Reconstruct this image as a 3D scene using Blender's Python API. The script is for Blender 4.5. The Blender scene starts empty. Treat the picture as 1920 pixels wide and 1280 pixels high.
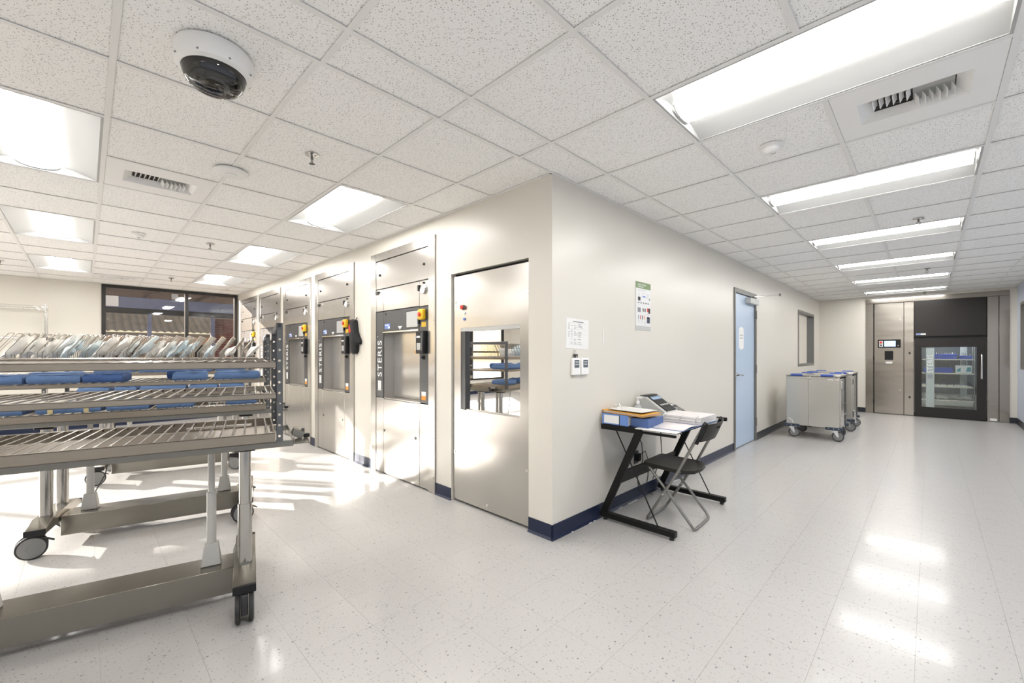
import bpy, bmesh, math, random
from mathutils import Vector, Matrix, noise
R = math.radians
SC = bpy.context.scene
COL = SC.collection
H = 2.521                      # ceiling height
T = 0.6096                     # ceiling module
XL, XR, YB, YE = -8.51, 2.989, -8.0, 9.82

# ------------------------------------------------------------------ camera, world, sun, exposure
CAM = Vector((1.8482, -2.2606, 1.2821)); YAW = 44.703; FPX = 792.1; V0 = 663.42
cd = bpy.data.cameras.new('camera'); cam = bpy.data.objects.new('camera', cd); COL.objects.link(cam)
cd.sensor_width = 36.0; cd.lens = FPX / 1920 * 36.0; cd.shift_y = (V0 - 640) / 1920
cd.clip_start = 0.05; cd.clip_end = 200
cam.location = CAM; cam.rotation_euler = (R(90), 0, R(YAW)); SC.camera = cam
SUN_AZ, SUN_EL = 35.0, 16.1    # the way the light travels, from +x towards +y, and the sun's height
w = bpy.data.worlds.new('world'); SC.world = w; w.use_nodes = True
nt = w.node_tree; nt.nodes.clear()
sky = nt.nodes.new('ShaderNodeTexSky'); sky.sky_type = 'NISHITA'; sky.sun_disc = False
sky.sun_elevation = R(SUN_EL + 14); sky.sun_rotation = R(235)
bg = nt.nodes.new('ShaderNodeBackground'); bg.inputs['Strength'].default_value = 0.09
wo = nt.nodes.new('ShaderNodeOutputWorld')
nt.links.new(sky.outputs[0], bg.inputs[0]); nt.links.new(bg.outputs[0], wo.inputs[0])
sd = bpy.data.lights.new('sun', 'SUN'); sd.energy = 13.0; sd.angle = R(0.6); sd.color = (1.0, 0.95, 0.88)
sun = bpy.data.objects.new('sun', sd); COL.objects.link(sun)
sdir = Vector((math.cos(R(SUN_AZ)) * math.cos(R(SUN_EL)), math.sin(R(SUN_AZ)) * math.cos(R(SUN_EL)), -math.sin(R(SUN_EL))))
sun.rotation_euler = sdir.to_track_quat('-Z', 'Y').to_euler(); sun.location = (-30, -20, 12)
LAMP = 18.0                    # radiance of the troffer diffusers
vs = SC.view_settings
vs.view_transform = 'Standard'; vs.look = 'None'; vs.exposure = 0.87; vs.gamma = 1.0; vs.use_curve_mapping = False
try:
    cy = SC.cycles; cy.max_bounces = 10; cy.diffuse_bounces = 5; cy.glossy_bounces = 5; cy.transmission_bounces = 6
    cy.transparent_max_bounces = 12; cy.sample_clamp_indirect = 6.0; cy.blur_glossy = 0.5
    cy.caustics_reflective = True; cy.caustics_refractive = False
except Exception:
    pass

# ------------------------------------------------------------------ helpers
class MB:
    def __init__(s): s.v = []; s.f = []
    def add(s, vs, fs):
        o = len(s.v); s.v += [tuple(p) for p in vs]; s.f += [tuple(i + o for i in f) for f in fs]; return s
    def box(s, x0, x1, y0, y1, z0, z1):
        return s.add([(x0,y0,z0),(x1,y0,z0),(x1,y1,z0),(x0,y1,z0),(x0,y0,z1),(x1,y0,z1),(x1,y1,z1),(x0,y1,z1)],
                     [(3,2,1,0),(4,5,6,7),(0,1,5,4),(1,2,6,5),(2,3,7,6),(3,0,4,7)])
    def obox(s, c, size, M):
        hx, hy, hz = (q / 2 for q in size); c = Vector(c)
        vs = [c + M @ Vector(p) for p in ((-hx,-hy,-hz),(hx,-hy,-hz),(hx,hy,-hz),(-hx,hy,-hz),(-hx,-hy,hz),(hx,-hy,hz),(hx,hy,hz),(-hx,hy,hz))]
        return s.add(vs, [(3,2,1,0),(4,5,6,7),(0,1,5,4),(1,2,6,5),(2,3,7,6),(3,0,4,7)])
    def bar(s, p, q, wx, wy, up=(0, 0, 1)):
        p, q = Vector(p), Vector(q); d = (q - p); L = d.length; d.normalize(); up = Vector(up)
        x = d.cross(up)
        if x.length < 1e-4: x = d.cross(Vector((1, 0, 0)))
        x.normalize(); y = x.cross(d)
        M = Matrix((x, y, d)).transposed()
        return s.obox((p + q) / 2, (wx, wy, L), M)
    def cyl(s, p, q, r0, r1=None, n=14, cap=True):
        r1 = r0 if r1 is None else r1
        p, q = Vector(p), Vector(q); d = (q - p).normalized(); a = d.orthogonal().normalized(); b = d.cross(a)
        vs = []
        for c, r in ((p, r0), (q, r1)):
            for i in range(n):
                t = 2 * math.pi * i / n; vs.append(c + (a * math.cos(t) + b * math.sin(t)) * r)
        fs = [(i, (i + 1) % n, n + (i + 1) % n, n + i) for i in range(n)]
        if cap: fs += [tuple(range(n - 1, -1, -1)), tuple(range(n, 2 * n))]
        return s.add(vs, fs)
    def tube(s, pts, r, n=6, cap=True):
        pts = [Vector(p) for p in pts]; m = len(pts); vs = []; fs = []; a = None
        for i, p in enumerate(pts):
            d = ((pts[min(i + 1, m - 1)] - p).normalized() + (p - pts[max(i - 1, 0)]).normalized())
            d = d.normalized() if d.length > 1e-6 else (pts[min(i+1,m-1)] - pts[max(i-1,0)]).normalized()
            if a is None: a = d.orthogonal().normalized()
            else:
                a = a - d * a.dot(d); a = a.normalized() if a.length > 1e-6 else d.orthogonal().normalized()
            b = d.cross(a)
            for k in range(n):
                t = 2 * math.pi * k / n; vs.append(p + (a * math.cos(t) + b * math.sin(t)) * r)
        for i in range(m - 1):
            for k in range(n):
                fs.append((i*n+k, i*n+(k+1) % n, (i+1)*n+(k+1) % n, (i+1)*n+k))
        if cap: fs += [tuple(range(n - 1, -1, -1)), tuple(range((m-1)*n, m*n))]
        return s.add(vs, fs)
    def lathe(s, prof, c=(0, 0, 0), n=24, axis=None):
        c = Vector(c); M = Matrix.Identity(3) if axis is None else Vector((0, 0, 1)).rotation_difference(Vector(axis)).to_matrix()
        vs = []; fs = []; m = len(prof)
        for r, z in prof:
            for k in range(n):
                t = 2 * math.pi * k / n; vs.append(c + M @ Vector((r * math.cos(t), r * math.sin(t), z)))
        for i in range(m - 1):
            for k in range(n):
                fs.append((i*n+k, i*n+(k+1) % n, (i+1)*n+(k+1) % n, (i+1)*n+k))
        fs += [tuple(range(n - 1, -1, -1)), tuple(range((m-1)*n, m*n))]
        return s.add(vs, fs)
    def prism(s, poly, axis, d0, d1):
        # poly: 2-D outline; axis 0/1/2 is the extrusion axis, the outline fills the other two in order
        def mk(p, d):
            q = list(p); q.insert(axis, d); return tuple(q)
        n = len(poly); vs = [mk(p, d0) for p in poly] + [mk(p, d1) for p in poly]
        fs = [tuple(range(n - 1, -1, -1)), tuple(range(n, 2 * n))] + [(i, (i+1) % n, n+(i+1) % n, n+i) for i in range(n)]
        return s.add(vs, fs)
    def build(s, name, mat, parent=None, loc=(0, 0, 0), rot=(0, 0, 0), smooth=True, bevel=0, seg=1, ang=35):
        me = bpy.data.meshes.new(name); me.from_pydata(s.v, [], s.f); me.update()
        bm = bmesh.new(); bm.from_mesh(me); bmesh.ops.recalc_face_normals(bm, faces=bm.faces); bm.to_mesh(me); bm.free()
        if smooth:
            me.polygons.foreach_set('use_smooth', [True] * len(me.polygons)); me.set_sharp_from_angle(angle=R(ang))
        me.materials.append(mat)
        o = bpy.data.objects.new(name, me); COL.objects.link(o); o.parent = parent
        o.location = loc; o.rotation_euler = rot
        if bevel:
            b = o.modifiers.new('bevel', 'BEVEL'); b.width = bevel; b.segments = seg; b.limit_method = 'ANGLE'; b.angle_limit = R(40)
        return o
def BX(*a): return MB().box(*a)
def empty(name, loc=(0, 0, 0), rz=0, label=None, cat=None, group=None):
    o = bpy.data.objects.new(name, None); COL.objects.link(o); o.location = loc; o.rotation_euler = (0, 0, rz)
    o.empty_display_size = 0.05
    if label: o['label'] = label; o['category'] = cat
    if group: o['group'] = group
    return o
def tag(o, label, cat, group=None):
    o['label'] = label; o['category'] = cat
    if group: o['group'] = group
    return o
def struct(o): o['kind'] = 'structure'; return o
def dup(o, parent=None):
    c = o.copy(); COL.objects.link(c); c.parent = parent
    for ch in list(o.children): dup(ch, c)
    return c
def text(body, size, mat, parent, loc, rot, name='lettering', ext=0.0006, align='CENTER', space=1.0):
    cu = bpy.data.curves.new(name, 'FONT'); cu.body = body; cu.size = size; cu.align_x = align; cu.align_y = 'CENTER'; cu.extrude = ext; cu.space_character = space
    cu.resolution_u = 3
    t = bpy.data.objects.new('tmp_text', cu); COL.objects.link(t); bpy.context.view_layer.update()
    me = bpy.data.meshes.new_from_object(t.evaluated_get(bpy.context.evaluated_depsgraph_get()))
    bpy.data.objects.remove(t); bpy.data.curves.remove(cu)
    me.materials.clear(); me.materials.append(mat)
    o = bpy.data.objects.new(name, me); COL.objects.link(o); o.parent = parent; o.location = loc; o.rotation_euler = rot
    return o
RB = Vector((math.cos(R(YAW)), math.sin(R(YAW)), 0)); FB = Vector((-math.sin(R(YAW)), math.cos(R(YAW)), 0))
def visible_area(pts):
    # rough picture area of a quad; used only to choose which floor and ceiling tiles are single objects
    q = []
    for p in pts:
        d = Vector(p) - CAM; Z = d.dot(FB)
        if Z < 0.35: Z = 0.35
        q.append((960 + FPX * d.dot(RB) / Z, V0 - FPX * d.z / Z))
    x0, x1 = min(a for a, b in q), max(a for a, b in q); y0, y1 = min(b for a, b in q), max(b for a, b in q)
    if all((Vector(p) - CAM).dot(FB) < 0.1 for p in pts): return 0
    if x1 < 0 or x0 > 1920 or y1 < 0 or y0 > 1280: return 0
    return (x1 - x0) * (y1 - y0)

# ------------------------------------------------------------------ materials
MATS = {}
def mat(name, col, rough=0.5, metal=0.0, spec=0.5, emit=None, es=0.0, coat=0.0, trans=0.0, alpha=1.0, noise_amt=0.0, noise_scale=8.0, bump=0.0, bump_scale=40.0, aniso=None):
    m = bpy.data.materials.new(name); m.use_nodes = True; n = m.node_tree; b = n.nodes['Principled BSDF']
    b.inputs['Base Color'].default_value = (*col, 1); b.inputs['Roughness'].default_value = rough; b.inputs['Metallic'].default_value = metal
    b.inputs['Specular IOR Level'].default_value = spec; b.inputs['Coat Weight'].default_value = coat
    b.inputs['Transmission Weight'].default_value = trans; b.inputs['Alpha'].default_value = alpha
    if emit: b.inputs['Emission Color'].default_value = (*emit, 1); b.inputs['Emission Strength'].default_value = es
    if noise_amt or bump:
        g = n.nodes.new('ShaderNodeNewGeometry'); src = g.outputs['Position']
        if aniso:
            mp = n.nodes.new('ShaderNodeMapping'); mp.inputs['Scale'].default_value = aniso; n.links.new(src, mp.inputs[0]); src = mp.outputs[0]
    if noise_amt:
        t = n.nodes.new('ShaderNodeTexNoise'); t.inputs['Scale'].default_value = noise_scale; t.inputs['Detail'].default_value = 4; n.links.new(src, t.inputs['Vector'])
        r = n.nodes.new('ShaderNodeMapRange'); r.inputs[3].default_value = 1 - noise_amt; r.inputs[4].default_value = 1 + noise_amt
        n.links.new(t.outputs[0], r.inputs[0])
        mx = n.nodes.new('ShaderNodeVectorMath'); mx.operation = 'SCALE'; mx.inputs[0].default_value = col; n.links.new(r.outputs[0], mx.inputs['Scale'])
        n.links.new(mx.outputs[0], b.inputs['Base Color'])
    if bump:
        t2 = n.nodes.new('ShaderNodeTexNoise'); t2.inputs['Scale'].default_value = bump_scale; t2.inputs['Detail'].default_value = 3; n.links.new(src, t2.inputs['Vector'])
        bp = n.nodes.new('ShaderNodeBump'); bp.inputs['Strength'].default_value = bump; bp.inputs['Distance'].default_value = 0.01
        n.links.new(t2.outputs[0], bp.inputs['Height']); n.links.new(bp.outputs[0], b.inputs['Normal'])
    MATS[name] = m; return m
def steel(name, col, rough, fine, wave, wscale, wstr):
    # brushed steel: fine grain in the roughness and a slow waviness of the sheet
    m = bpy.data.materials.new(name); m.use_nodes = True; n = m.node_tree; b = n.nodes['Principled BSDF']
    b.inputs['Base Color'].default_value = (*col, 1); b.inputs['Metallic'].default_value = 0.78
    g = n.nodes.new('ShaderNodeNewGeometry')
    def nz(sc, det):
        mp = n.nodes.new('ShaderNodeMapping'); mp.inputs['Scale'].default_value = sc; n.links.new(g.outputs['Position'], mp.inputs[0])
        t = n.nodes.new('ShaderNodeTexNoise'); t.inputs['Scale'].default_value = 1.0; t.inputs['Detail'].default_value = det; n.links.new(mp.outputs[0], t.inputs['Vector']); return t
    a = nz(fine, 3); r = n.nodes.new('ShaderNodeMapRange'); r.inputs[3].default_value = rough * 0.97; r.inputs[4].default_value = rough * 1.03
    n.links.new(a.outputs[0], r.inputs[0]); n.links.new(r.outputs[0], b.inputs['Roughness'])
    h = nz(wave, 1); bp = n.nodes.new('ShaderNodeBump'); bp.inputs['Strength'].default_value = wstr; bp.inputs['Distance'].default_value = wscale
    n.links.new(h.outputs[0], bp.inputs['Height']); n.links.new(bp.outputs[0], b.inputs['Normal'])
    MATS[name] = m; return m
def glass(name, tint, refl=0.09, rough=0.0):
    # flat pane: light passes straight through, the surface mirrors a little more at a slant
    m = bpy.data.materials.new(name); m.use_nodes = True; n = m.node_tree; n.nodes.clear()
    tr = n.nodes.new('ShaderNodeBsdfTransparent'); tr.inputs[0].default_value = (*tint, 1)
    gl = n.nodes.new('ShaderNodeBsdfGlossy'); gl.inputs['Roughness'].default_value = rough; gl.inputs[0].default_value = (1, 1, 1, 1)
    lw = n.nodes.new('ShaderNodeFresnel'); lw.inputs[0].default_value = 1.5
    ad = n.nodes.new('ShaderNodeMath'); ad.operation = 'ADD'; ad.inputs[1].default_value = refl; ad.use_clamp = True; n.links.new(lw.outputs[0], ad.inputs[0])
    mx = n.nodes.new('ShaderNodeMixShader'); o = n.nodes.new('ShaderNodeOutputMaterial')
    n.links.new(ad.outputs[0], mx.inputs[0]); n.links.new(tr.outputs[0], mx.inputs[1]); n.links.new(gl.outputs[0], mx.inputs[2]); n.links.new(mx.outputs[0], o.inputs[0])
    MATS[name] = m; return m

M_wall = mat('cream_wall_paint', (0.715, 0.68, 0.61), 0.32, spec=0.45, noise_amt=0.012, noise_scale=1.5, bump=0.02, bump_scale=120)
M_blue_wall = mat('pale_blue_wall_paint', (0.60, 0.66, 0.78), 0.4)
M_grid = mat('white_grid_metal', (0.82, 0.81, 0.79), 0.45)
M_navy = mat('navy_rubber', (0.014, 0.021, 0.052), 0.34, spec=0.35, noise_amt=0.15, noise_scale=6)
M_char = mat('charcoal_rubber', (0.022, 0.024, 0.034), 0.35)
M_caulk = mat('white_caulk', (0.8, 0.8, 0.78), 0.5)
M_steel = steel('brushed_steel', (0.52, 0.495, 0.46), 0.22, (220, 220, 6), (0.8, 0.8, 4.0), 0.012, 0.16)
M_steelp = steel('polished_steel', (0.36, 0.33, 0.295), 0.17, (120, 120, 4), (1.4, 1.4, 6.0), 0.012, 0.30)
M_steelh = steel('brushed_steel_bar', (0.33, 0.280, 0.22), 0.30, (6, 6, 200), (3, 3, 3), 0.004, 0.03)
M_steelb = steel('brushed_steel_trolley', (0.255, 0.238, 0.205), 0.26, (8, 8, 160), (2, 2, 4), 0.004, 0.03)
M_chrome = mat('chrome', (0.75, 0.74, 0.72), 0.12, metal=1)
M_wire = mat('steel_wire', (0.62, 0.58, 0.53), 0.25, metal=1)
M_divider = mat('dull_steel_wire', (0.42, 0.38, 0.33), 0.3, metal=1)
M_column = mat('satin_steel_column', (0.50, 0.485, 0.46), 0.16, metal=1)
M_shadowgap = mat('gap_shade', (0.02, 0.02, 0.02), 0.8)  # near-black stands in for shade behind seams and inside recesses
M_dgrey = mat('dark_grey_enamel', (0.055, 0.055, 0.057), 0.38, noise_amt=0.06)
M_post = mat('dark_post_enamel', (0.085, 0.088, 0.092), 0.4)
M_black = mat('black_plastic', (0.010, 0.010, 0.011), 0.45, spec=0.3)
M_blackm = mat('black_powder_coat', (0.009, 0.009, 0.009), 0.45, spec=0.2, bump=0.05, bump_scale=300)
M_yellow = mat('safety_yellow', (0.85, 0.52, 0.02), 0.4)
M_red = mat('safety_red', (0.65, 0.04, 0.02), 0.35)
M_orange = mat('orange_print', (0.80, 0.30, 0.03), 0.5)
M_white = mat('white_plastic', (0.88, 0.87, 0.85), 0.38)
M_print = mat('grey_print', (0.25, 0.25, 0.27), 0.7)
M_pblue = mat('blue_print', (0.13, 0.22, 0.55), 0.5)
M_lwhite = mat('white_print', (0.85, 0.85, 0.84), 0.5)
M_grey = mat('light_grey_plastic', (0.52, 0.52, 0.50), 0.4)
M_struts = mat('grey_painted_tube', (0.50, 0.49, 0.46), 0.35)
M_screen = mat('grey_touch_screen', (0.42, 0.43, 0.43), 0.15)
M_lcd = mat('lit_blue_screen', (0.3, 0.45, 0.7), 0.3, emit=(0.42, 0.60, 0.95), es=0.75)
M_lcdg = mat('grey_lcd', (0.10, 0.12, 0.14), 0.2)
M_rubber = mat('black_rubber', (0.02, 0.02, 0.02), 0.6)
M_wheel = mat('grey_wheel', (0.22, 0.22, 0.215), 0.45)
M_door = mat('pale_blue_door_paint', (0.48, 0.59, 0.73), 0.33)
M_frame = mat('grey_door_frame_paint', (0.17, 0.163, 0.15), 0.38)
M_bronze = mat('dark_bronze_aluminium', (0.018, 0.015, 0.013), 0.35)
M_paper = mat('white_paper', (0.82, 0.81, 0.79), 0.6)
M_paperp = mat('pinkish_paper', (0.76, 0.71, 0.71), 0.6)
M_manila = mat('manila_folder', (0.72, 0.35, 0.04), 0.55)
M_binder = mat('blue_binder', (0.14, 0.26, 0.60), 0.35)
M_binderd = mat('dark_blue_binder', (0.07, 0.13, 0.32), 0.35)
M_seat = mat('black_seat_plastic', (0.022, 0.020, 0.017), 0.45, spec=0.25, bump=0.03, bump_scale=400)
M_tube = mat('grey_metal_tube', (0.25, 0.245, 0.23), 0.34, metal=0.6)
M_dglass = mat('black_glass', (0.02, 0.02, 0.02), 0.06, coat=0.5)
M_cloth = mat('blue_wrap_cloth', (0.105, 0.185, 0.36), 0.75, noise_amt=0.12, noise_scale=20, bump=0.25, bump_scale=60)
M_cloth2 = mat('dark_blue_wrap_cloth', (0.045, 0.10, 0.26), 0.8, noise_amt=0.12, noise_scale=20, bump=0.25, bump_scale=60)
M_pouch = mat('white_pouch_paper', (0.80, 0.79, 0.75), 0.5, bump=0.5, bump_scale=45)
M_pouchb = mat('bluish_pouch_film', (0.58, 0.70, 0.76), 0.25, bump=0.5, bump_scale=45)
def sheet(name, col, tr):
    m = mat(name, col, 0.45, bump=0.35, bump_scale=55); n = m.node_tree; b = n.nodes['Principled BSDF']; o = n.nodes['Material Output']
    t = n.nodes.new('ShaderNodeBsdfTranslucent'); t.inputs[0].default_value = (*col, 1); mx = n.nodes.new('ShaderNodeMixShader'); mx.inputs[0].default_value = tr
    n.links.new(b.outputs[0], mx.inputs[1]); n.links.new(t.outputs[0], mx.inputs[2]); n.links.new(mx.outputs[0], o.inputs[0]); return m
M_pouch = sheet('white_pouch_sheet', (0.95, 0.93, 0.89), 0.22)
M_pouchb = sheet('bluish_pouch_sheet', (0.78, 0.85, 0.87), 0.22)
M_tape = mat('striped_tape', (0.50, 0.42, 0.22), 0.6)
M_poster = mat('poster_green', (0.16, 0.25, 0.09), 0.45)
M_posterw = mat('poster_paper', (0.74, 0.74, 0.74), 0.35)
M_mitt = mat('black_quilted_fabric', (0.010, 0.010, 0.011), 0.8, bump=0.4, bump_scale=70)
M_darkhood = mat('dark_brown_panel', (0.024, 0.021, 0.020), 0.34, spec=0.3)
M_blueh = mat('blue_grip', (0.05, 0.11, 0.42), 0.45)
M_navyb = mat('navy_bumper', (0.03, 0.045, 0.075), 0.5)
M_bin = mat('blue_bin_plastic', (0.03, 0.09, 0.55), 0.4)
M_teal = mat('teal_print', (0.05, 0.32, 0.40), 0.5)
M_frost = mat('frosted_strip', (0.62, 0.70, 0.68), 0.5, alpha=0.55)
M_frostt = mat('etched_letter', (0.75, 0.78, 0.76), 0.5)
M_creamin = mat('white_chamber_panel', (0.72, 0.70, 0.64), 0.5)
M_pane = glass('window_glass_tinted', (0.66, 0.61, 0.57), 0.02)
M_paneclr = glass('clear_glass', (0.90, 0.93, 0.92), 0.02)
M_paneday = glass('daylight_glass', (0.80, 0.80, 0.80), 0.02)
M_panemir = glass('viewing_glass', (0.45, 0.46, 0.46), 0.22)
M_dome = glass('smoked_dome', (0.35, 0.35, 0.36), 0.03)
M_refl = mat('toned_down_troffer_enamel', (0.42, 0.42, 0.41), 0.35)  # white enamel greyed in colour so the lamp-lit wings stay below clipping
M_lamp = mat('lit_diffuser', (0.9, 0.9, 0.9), 0.5, emit=(1.0, 0.985, 0.955), es=LAMP)
M_soffit = mat('brown_soffit_boards', (0.10, 0.075, 0.06), 0.7, noise_amt=0.2, noise_scale=2)
M_bbeam = mat('painted_blue_beam', (0.17, 0.19, 0.29), 0.6, noise_amt=0.2, noise_scale=4)
M_rtile = mat('sunlit_clay_roof_tile', (0.88, 0.60, 0.34), 0.75, noise_amt=0.25, noise_scale=2)  # sunlight put into the clay colour, as this slope is backlit
M_stucco = mat('tan_stucco', (0.55, 0.42, 0.28), 0.85, noise_amt=0.1, noise_scale=1)
M_brick = mat('red_brick', (0.22, 0.085, 0.065), 0.8, noise_amt=0.2, noise_scale=6)
M_pave = mat('pale_paving', (0.42, 0.40, 0.37), 0.8, noise_amt=0.1)
M_deck = mat('plenum_deck', (0.3, 0.3, 0.3), 0.8)
M_pink = mat('pale_pink_planter', (0.45, 0.24, 0.24), 0.7)

def speck_material(name, base, layers, rough, bumpstr=0.0, coat=0.0, wob=0.0):
    # flat colour with thresholded noise specks: layers of (scale, threshold, colour, stretch)
    m = bpy.data.materials.new(name); m.use_nodes = True; n = m.node_tree; b = n.nodes['Principled BSDF']
    g = n.nodes.new('ShaderNodeNewGeometry'); cur = None; hsum = None
    bc = n.nodes.new('ShaderNodeRGB'); bc.outputs[0].default_value = (*base, 1); cur = bc.outputs[0]
    for i, (sc, th, col, stretch, amt) in enumerate(layers):
        mp = n.nodes.new('ShaderNodeMapping'); mp.inputs['Scale'].default_value = stretch; mp.inputs['Location'].default_value = (i * 7.3, i * 3.1, 0); mp.inputs['Rotation'].default_value = (0, 0, 0.6 * i)
        n.links.new(g.outputs['Position'], mp.inputs[0])
        if th > 0.5:                                  # cloudy patches
            t = n.nodes.new('ShaderNodeTexNoise'); t.inputs['Scale'].default_value = sc; t.inputs['Detail'].default_value = 2.0
            n.links.new(mp.outputs[0], t.inputs['Vector']); hv = t.outputs[0]
            r = n.nodes.new('ShaderNodeMapRange'); r.inputs[1].default_value = th; r.inputs[2].default_value = th + 0.035
        else:                                         # separate flecks of uneven size
            t = n.nodes.new('ShaderNodeTexVoronoi'); t.voronoi_dimensions = '2D'; t.inputs['Scale'].default_value = sc; n.links.new(mp.outputs[0], t.inputs['Vector'])
            sp = n.nodes.new('ShaderNodeSeparateColor'); n.links.new(t.outputs['Color'], sp.inputs[0])
            pw_ = n.nodes.new('ShaderNodeMath'); pw_.operation = 'POWER'; pw_.inputs[1].default_value = 1.6; n.links.new(sp.outputs[0], pw_.inputs[0])
            sz = n.nodes.new('ShaderNodeMath'); sz.operation = 'MULTIPLY'; sz.inputs[1].default_value = th; n.links.new(pw_.outputs[0], sz.inputs[0])
            df = n.nodes.new('ShaderNodeMath'); df.operation = 'SUBTRACT'; n.links.new(sz.outputs[0], df.inputs[0]); n.links.new(t.outputs['Distance'], df.inputs[1]); hv = df.outputs[0]
            r = n.nodes.new('ShaderNodeMapRange'); r.inputs[1].default_value = 0.0; r.inputs[2].default_value = 0.04
        r.inputs[4].default_value = amt; r.clamp = True
        n.links.new(hv, r.inputs[0])
        mx = n.nodes.new('ShaderNodeMix'); mx.data_type = 'RGBA'; mx.inputs[7].default_value = (*col, 1)
        n.links.new(r.outputs[0], mx.inputs[0]); n.links.new(cur, mx.inputs[6]); cur = mx.outputs[2]
        if bumpstr:
            if hsum is None: hsum = r.outputs[0]
            else:
                a = n.nodes.new('ShaderNodeMath'); a.operation = 'MAXIMUM'; n.links.new(hsum, a.inputs[0]); n.links.new(r.outputs[0], a.inputs[1]); hsum = a.outputs[0]
    n.links.new(cur, b.inputs['Base Color']); b.inputs['Roughness'].default_value = rough; b.inputs['Coat Weight'].default_value = coat
    if coat: b.inputs['Coat Roughness'].default_value = 0.11
    if bumpstr:
        bp = n.nodes.new('ShaderNodeBump'); bp.invert = True; bp.inputs['Strength'].default_value = bumpstr; bp.inputs['Distance'].default_value = 0.003
        n.links.new(hsum, bp.inputs['Height']); n.links.new(bp.outputs[0], b.inputs['Normal'])
    if wob:
        t = n.nodes.new('ShaderNodeTexNoise'); t.inputs['Scale'].default_value = 3.5; t.inputs['Detail'].default_value = 2; n.links.new(g.outputs['Position'], t.inputs['Vector'])
        bp = n.nodes.new('ShaderNodeBump'); bp.inputs['Strength'].default_value = wob; bp.inputs['Distance'].default_value = 0.01
        n.links.new(t.outputs[0], bp.inputs['Height']); n.links.new(bp.outputs[0], b.inputs['Normal']); n.links.new(bp.outputs[0], b.inputs['Coat Normal'])
    return m
M_floor = speck_material('speckled_vinyl_tile', (0.475, 0.460, 0.445), [
    (7, 0.56, (0.475, 0.46, 0.445), (1, 1, 1), 0.5),
    (60, 0.26, (0.44, 0.385, 0.33), (1, 0.6, 1), 0.45),
    (70, 0.22, (0.24, 0.24, 0.25), (0.55, 1, 1), 0.65),
    (26, 0.12, (0.12, 0.125, 0.14), (1, 0.7, 1), 0.8)], 0.34, coat=0.26, wob=0.12)
M_floor.node_tree.nodes['Principled BSDF'].inputs['Specular IOR Level'].default_value = 0.30
M_joint = mat('floor_joint', (0.36, 0.35, 0.335), 0.6)
M_tile = speck_material('fissured_ceiling_tile', (0.94, 0.93, 0.91), [
    (100, 0.235, (0.22, 0.215, 0.21), (1, 0.55, 1), 0.75),
    (105, 0.235, (0.26, 0.255, 0.25), (0.55, 1, 1), 0.75),
    (210, 0.25, (0.40, 0.39, 0.38), (1, 1, 1), 0.5)], 0.8, bumpstr=0.15)

# ------------------------------------------------------------------ floor
floor = struct(MB().box(XL - 0.2, XR + 0.2, YB - 0.2, YE + 0.4, -0.12, -0.004).build('floor', M_joint, smooth=False))
FT = 0.3048; GAP = 0.0007
def inroom(x0, x1, y0, y1): return (y0 < 0 and x1 > XL and x0 < XR and y1 > YB) or (x1 > 0 and x0 < XR and y0 < YE and y1 > YB)
cells = []
ix = -40
while True:
    x0 = 1.8035 + ix * FT
    if x0 > XR: break
    if x0 + FT > XL:
        iy = -25
        while True:
            y0 = -2.217 + iy * FT
            if y0 > YE: break
            a0, a1, b0, b1 = max(x0, XL), min(x0 + FT, XR), max(y0, YB), min(y0 + FT, YE)
            if a1 - a0 > 0.01 and b1 - b0 > 0.01 and inroom(a0, a1, b0, b1):
                cells.append((visible_area([(a0,b0,0),(a1,b0,0),(a1,b1,0),(a0,b1,0)]), a0, a1, b0, b1))
            iy += 1
    ix += 1
cells.sort(reverse=True)
tile_me = {}
def tile_obj(name, cx, cy, z0, sx, sy, th, m, parent):
    k = (name, round(sx, 3), round(sy, 3))
    if k not in tile_me:
        o = MB().box(-sx/2, sx/2, -sy/2, sy/2, 0, th).build(name, m, parent, (cx, cy, z0), smooth=False); tile_me[k] = o.data
    else:
        o = bpy.data.objects.new(name, tile_me[k]); COL.objects.link(o); o.parent = parent; o.location = (cx, cy, z0)
    return o
rest = MB()
for i, (ar, a0, a1, b0, b1) in enumerate(cells):
    if i < 300 and ar > 0: tile_obj('floor_tile', (a0 + a1) / 2, (b0 + b1) / 2, -0.004, a1 - a0 - GAP, b1 - b0 - GAP, 0.004, M_floor, floor)
    else: rest.box(a0 + GAP/2, a1 - GAP/2, b0 + GAP/2, b1 - GAP/2, -0.004, 0)
o = rest.build('floor_tile_field', M_floor, floor, smooth=False); o['kind'] = 'stuff'

# ------------------------------------------------------------------ ceiling: deck, tiles, tee grid
ceiling = struct(MB().box(XL - 0.2, XR + 0.2, YB - 0.2, YE + 0.4, H + 0.17, H + 0.25).build('ceiling', M_deck, smooth=False))
XC0, YC0, YR0 = 0.8715, -0.3293, -2.1789
def lines(o, lo, hi):
    k = math.floor((lo - o) / T); r = [lo]
    while o + k * T < hi - 0.02:
        if o + k * T > lo + 0.02: r.append(o + k * T)
        k += 1
    return r + [hi]
room_x, room_y = lines(0, XL, 0), lines(YR0, YB, 0)
cor_x, cor_y = lines(XC0, 0, XR), lines(YC0, YB, YE)
room_lights = [(-1.22 - 2.4384 * i, YR0 - T + 3 * T * j) for j in (-2, -1, 0, 1) for i in range(3)]       # right x, low y
cor_lights = [YC0 + 3 * T * k for k in range(-4, 6)]
diffs = [(-2.4384, YR0), (XC0 + T, YC0 + T), (-7.9248, YR0)]                                              # low corner of each diffuser cell
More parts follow.
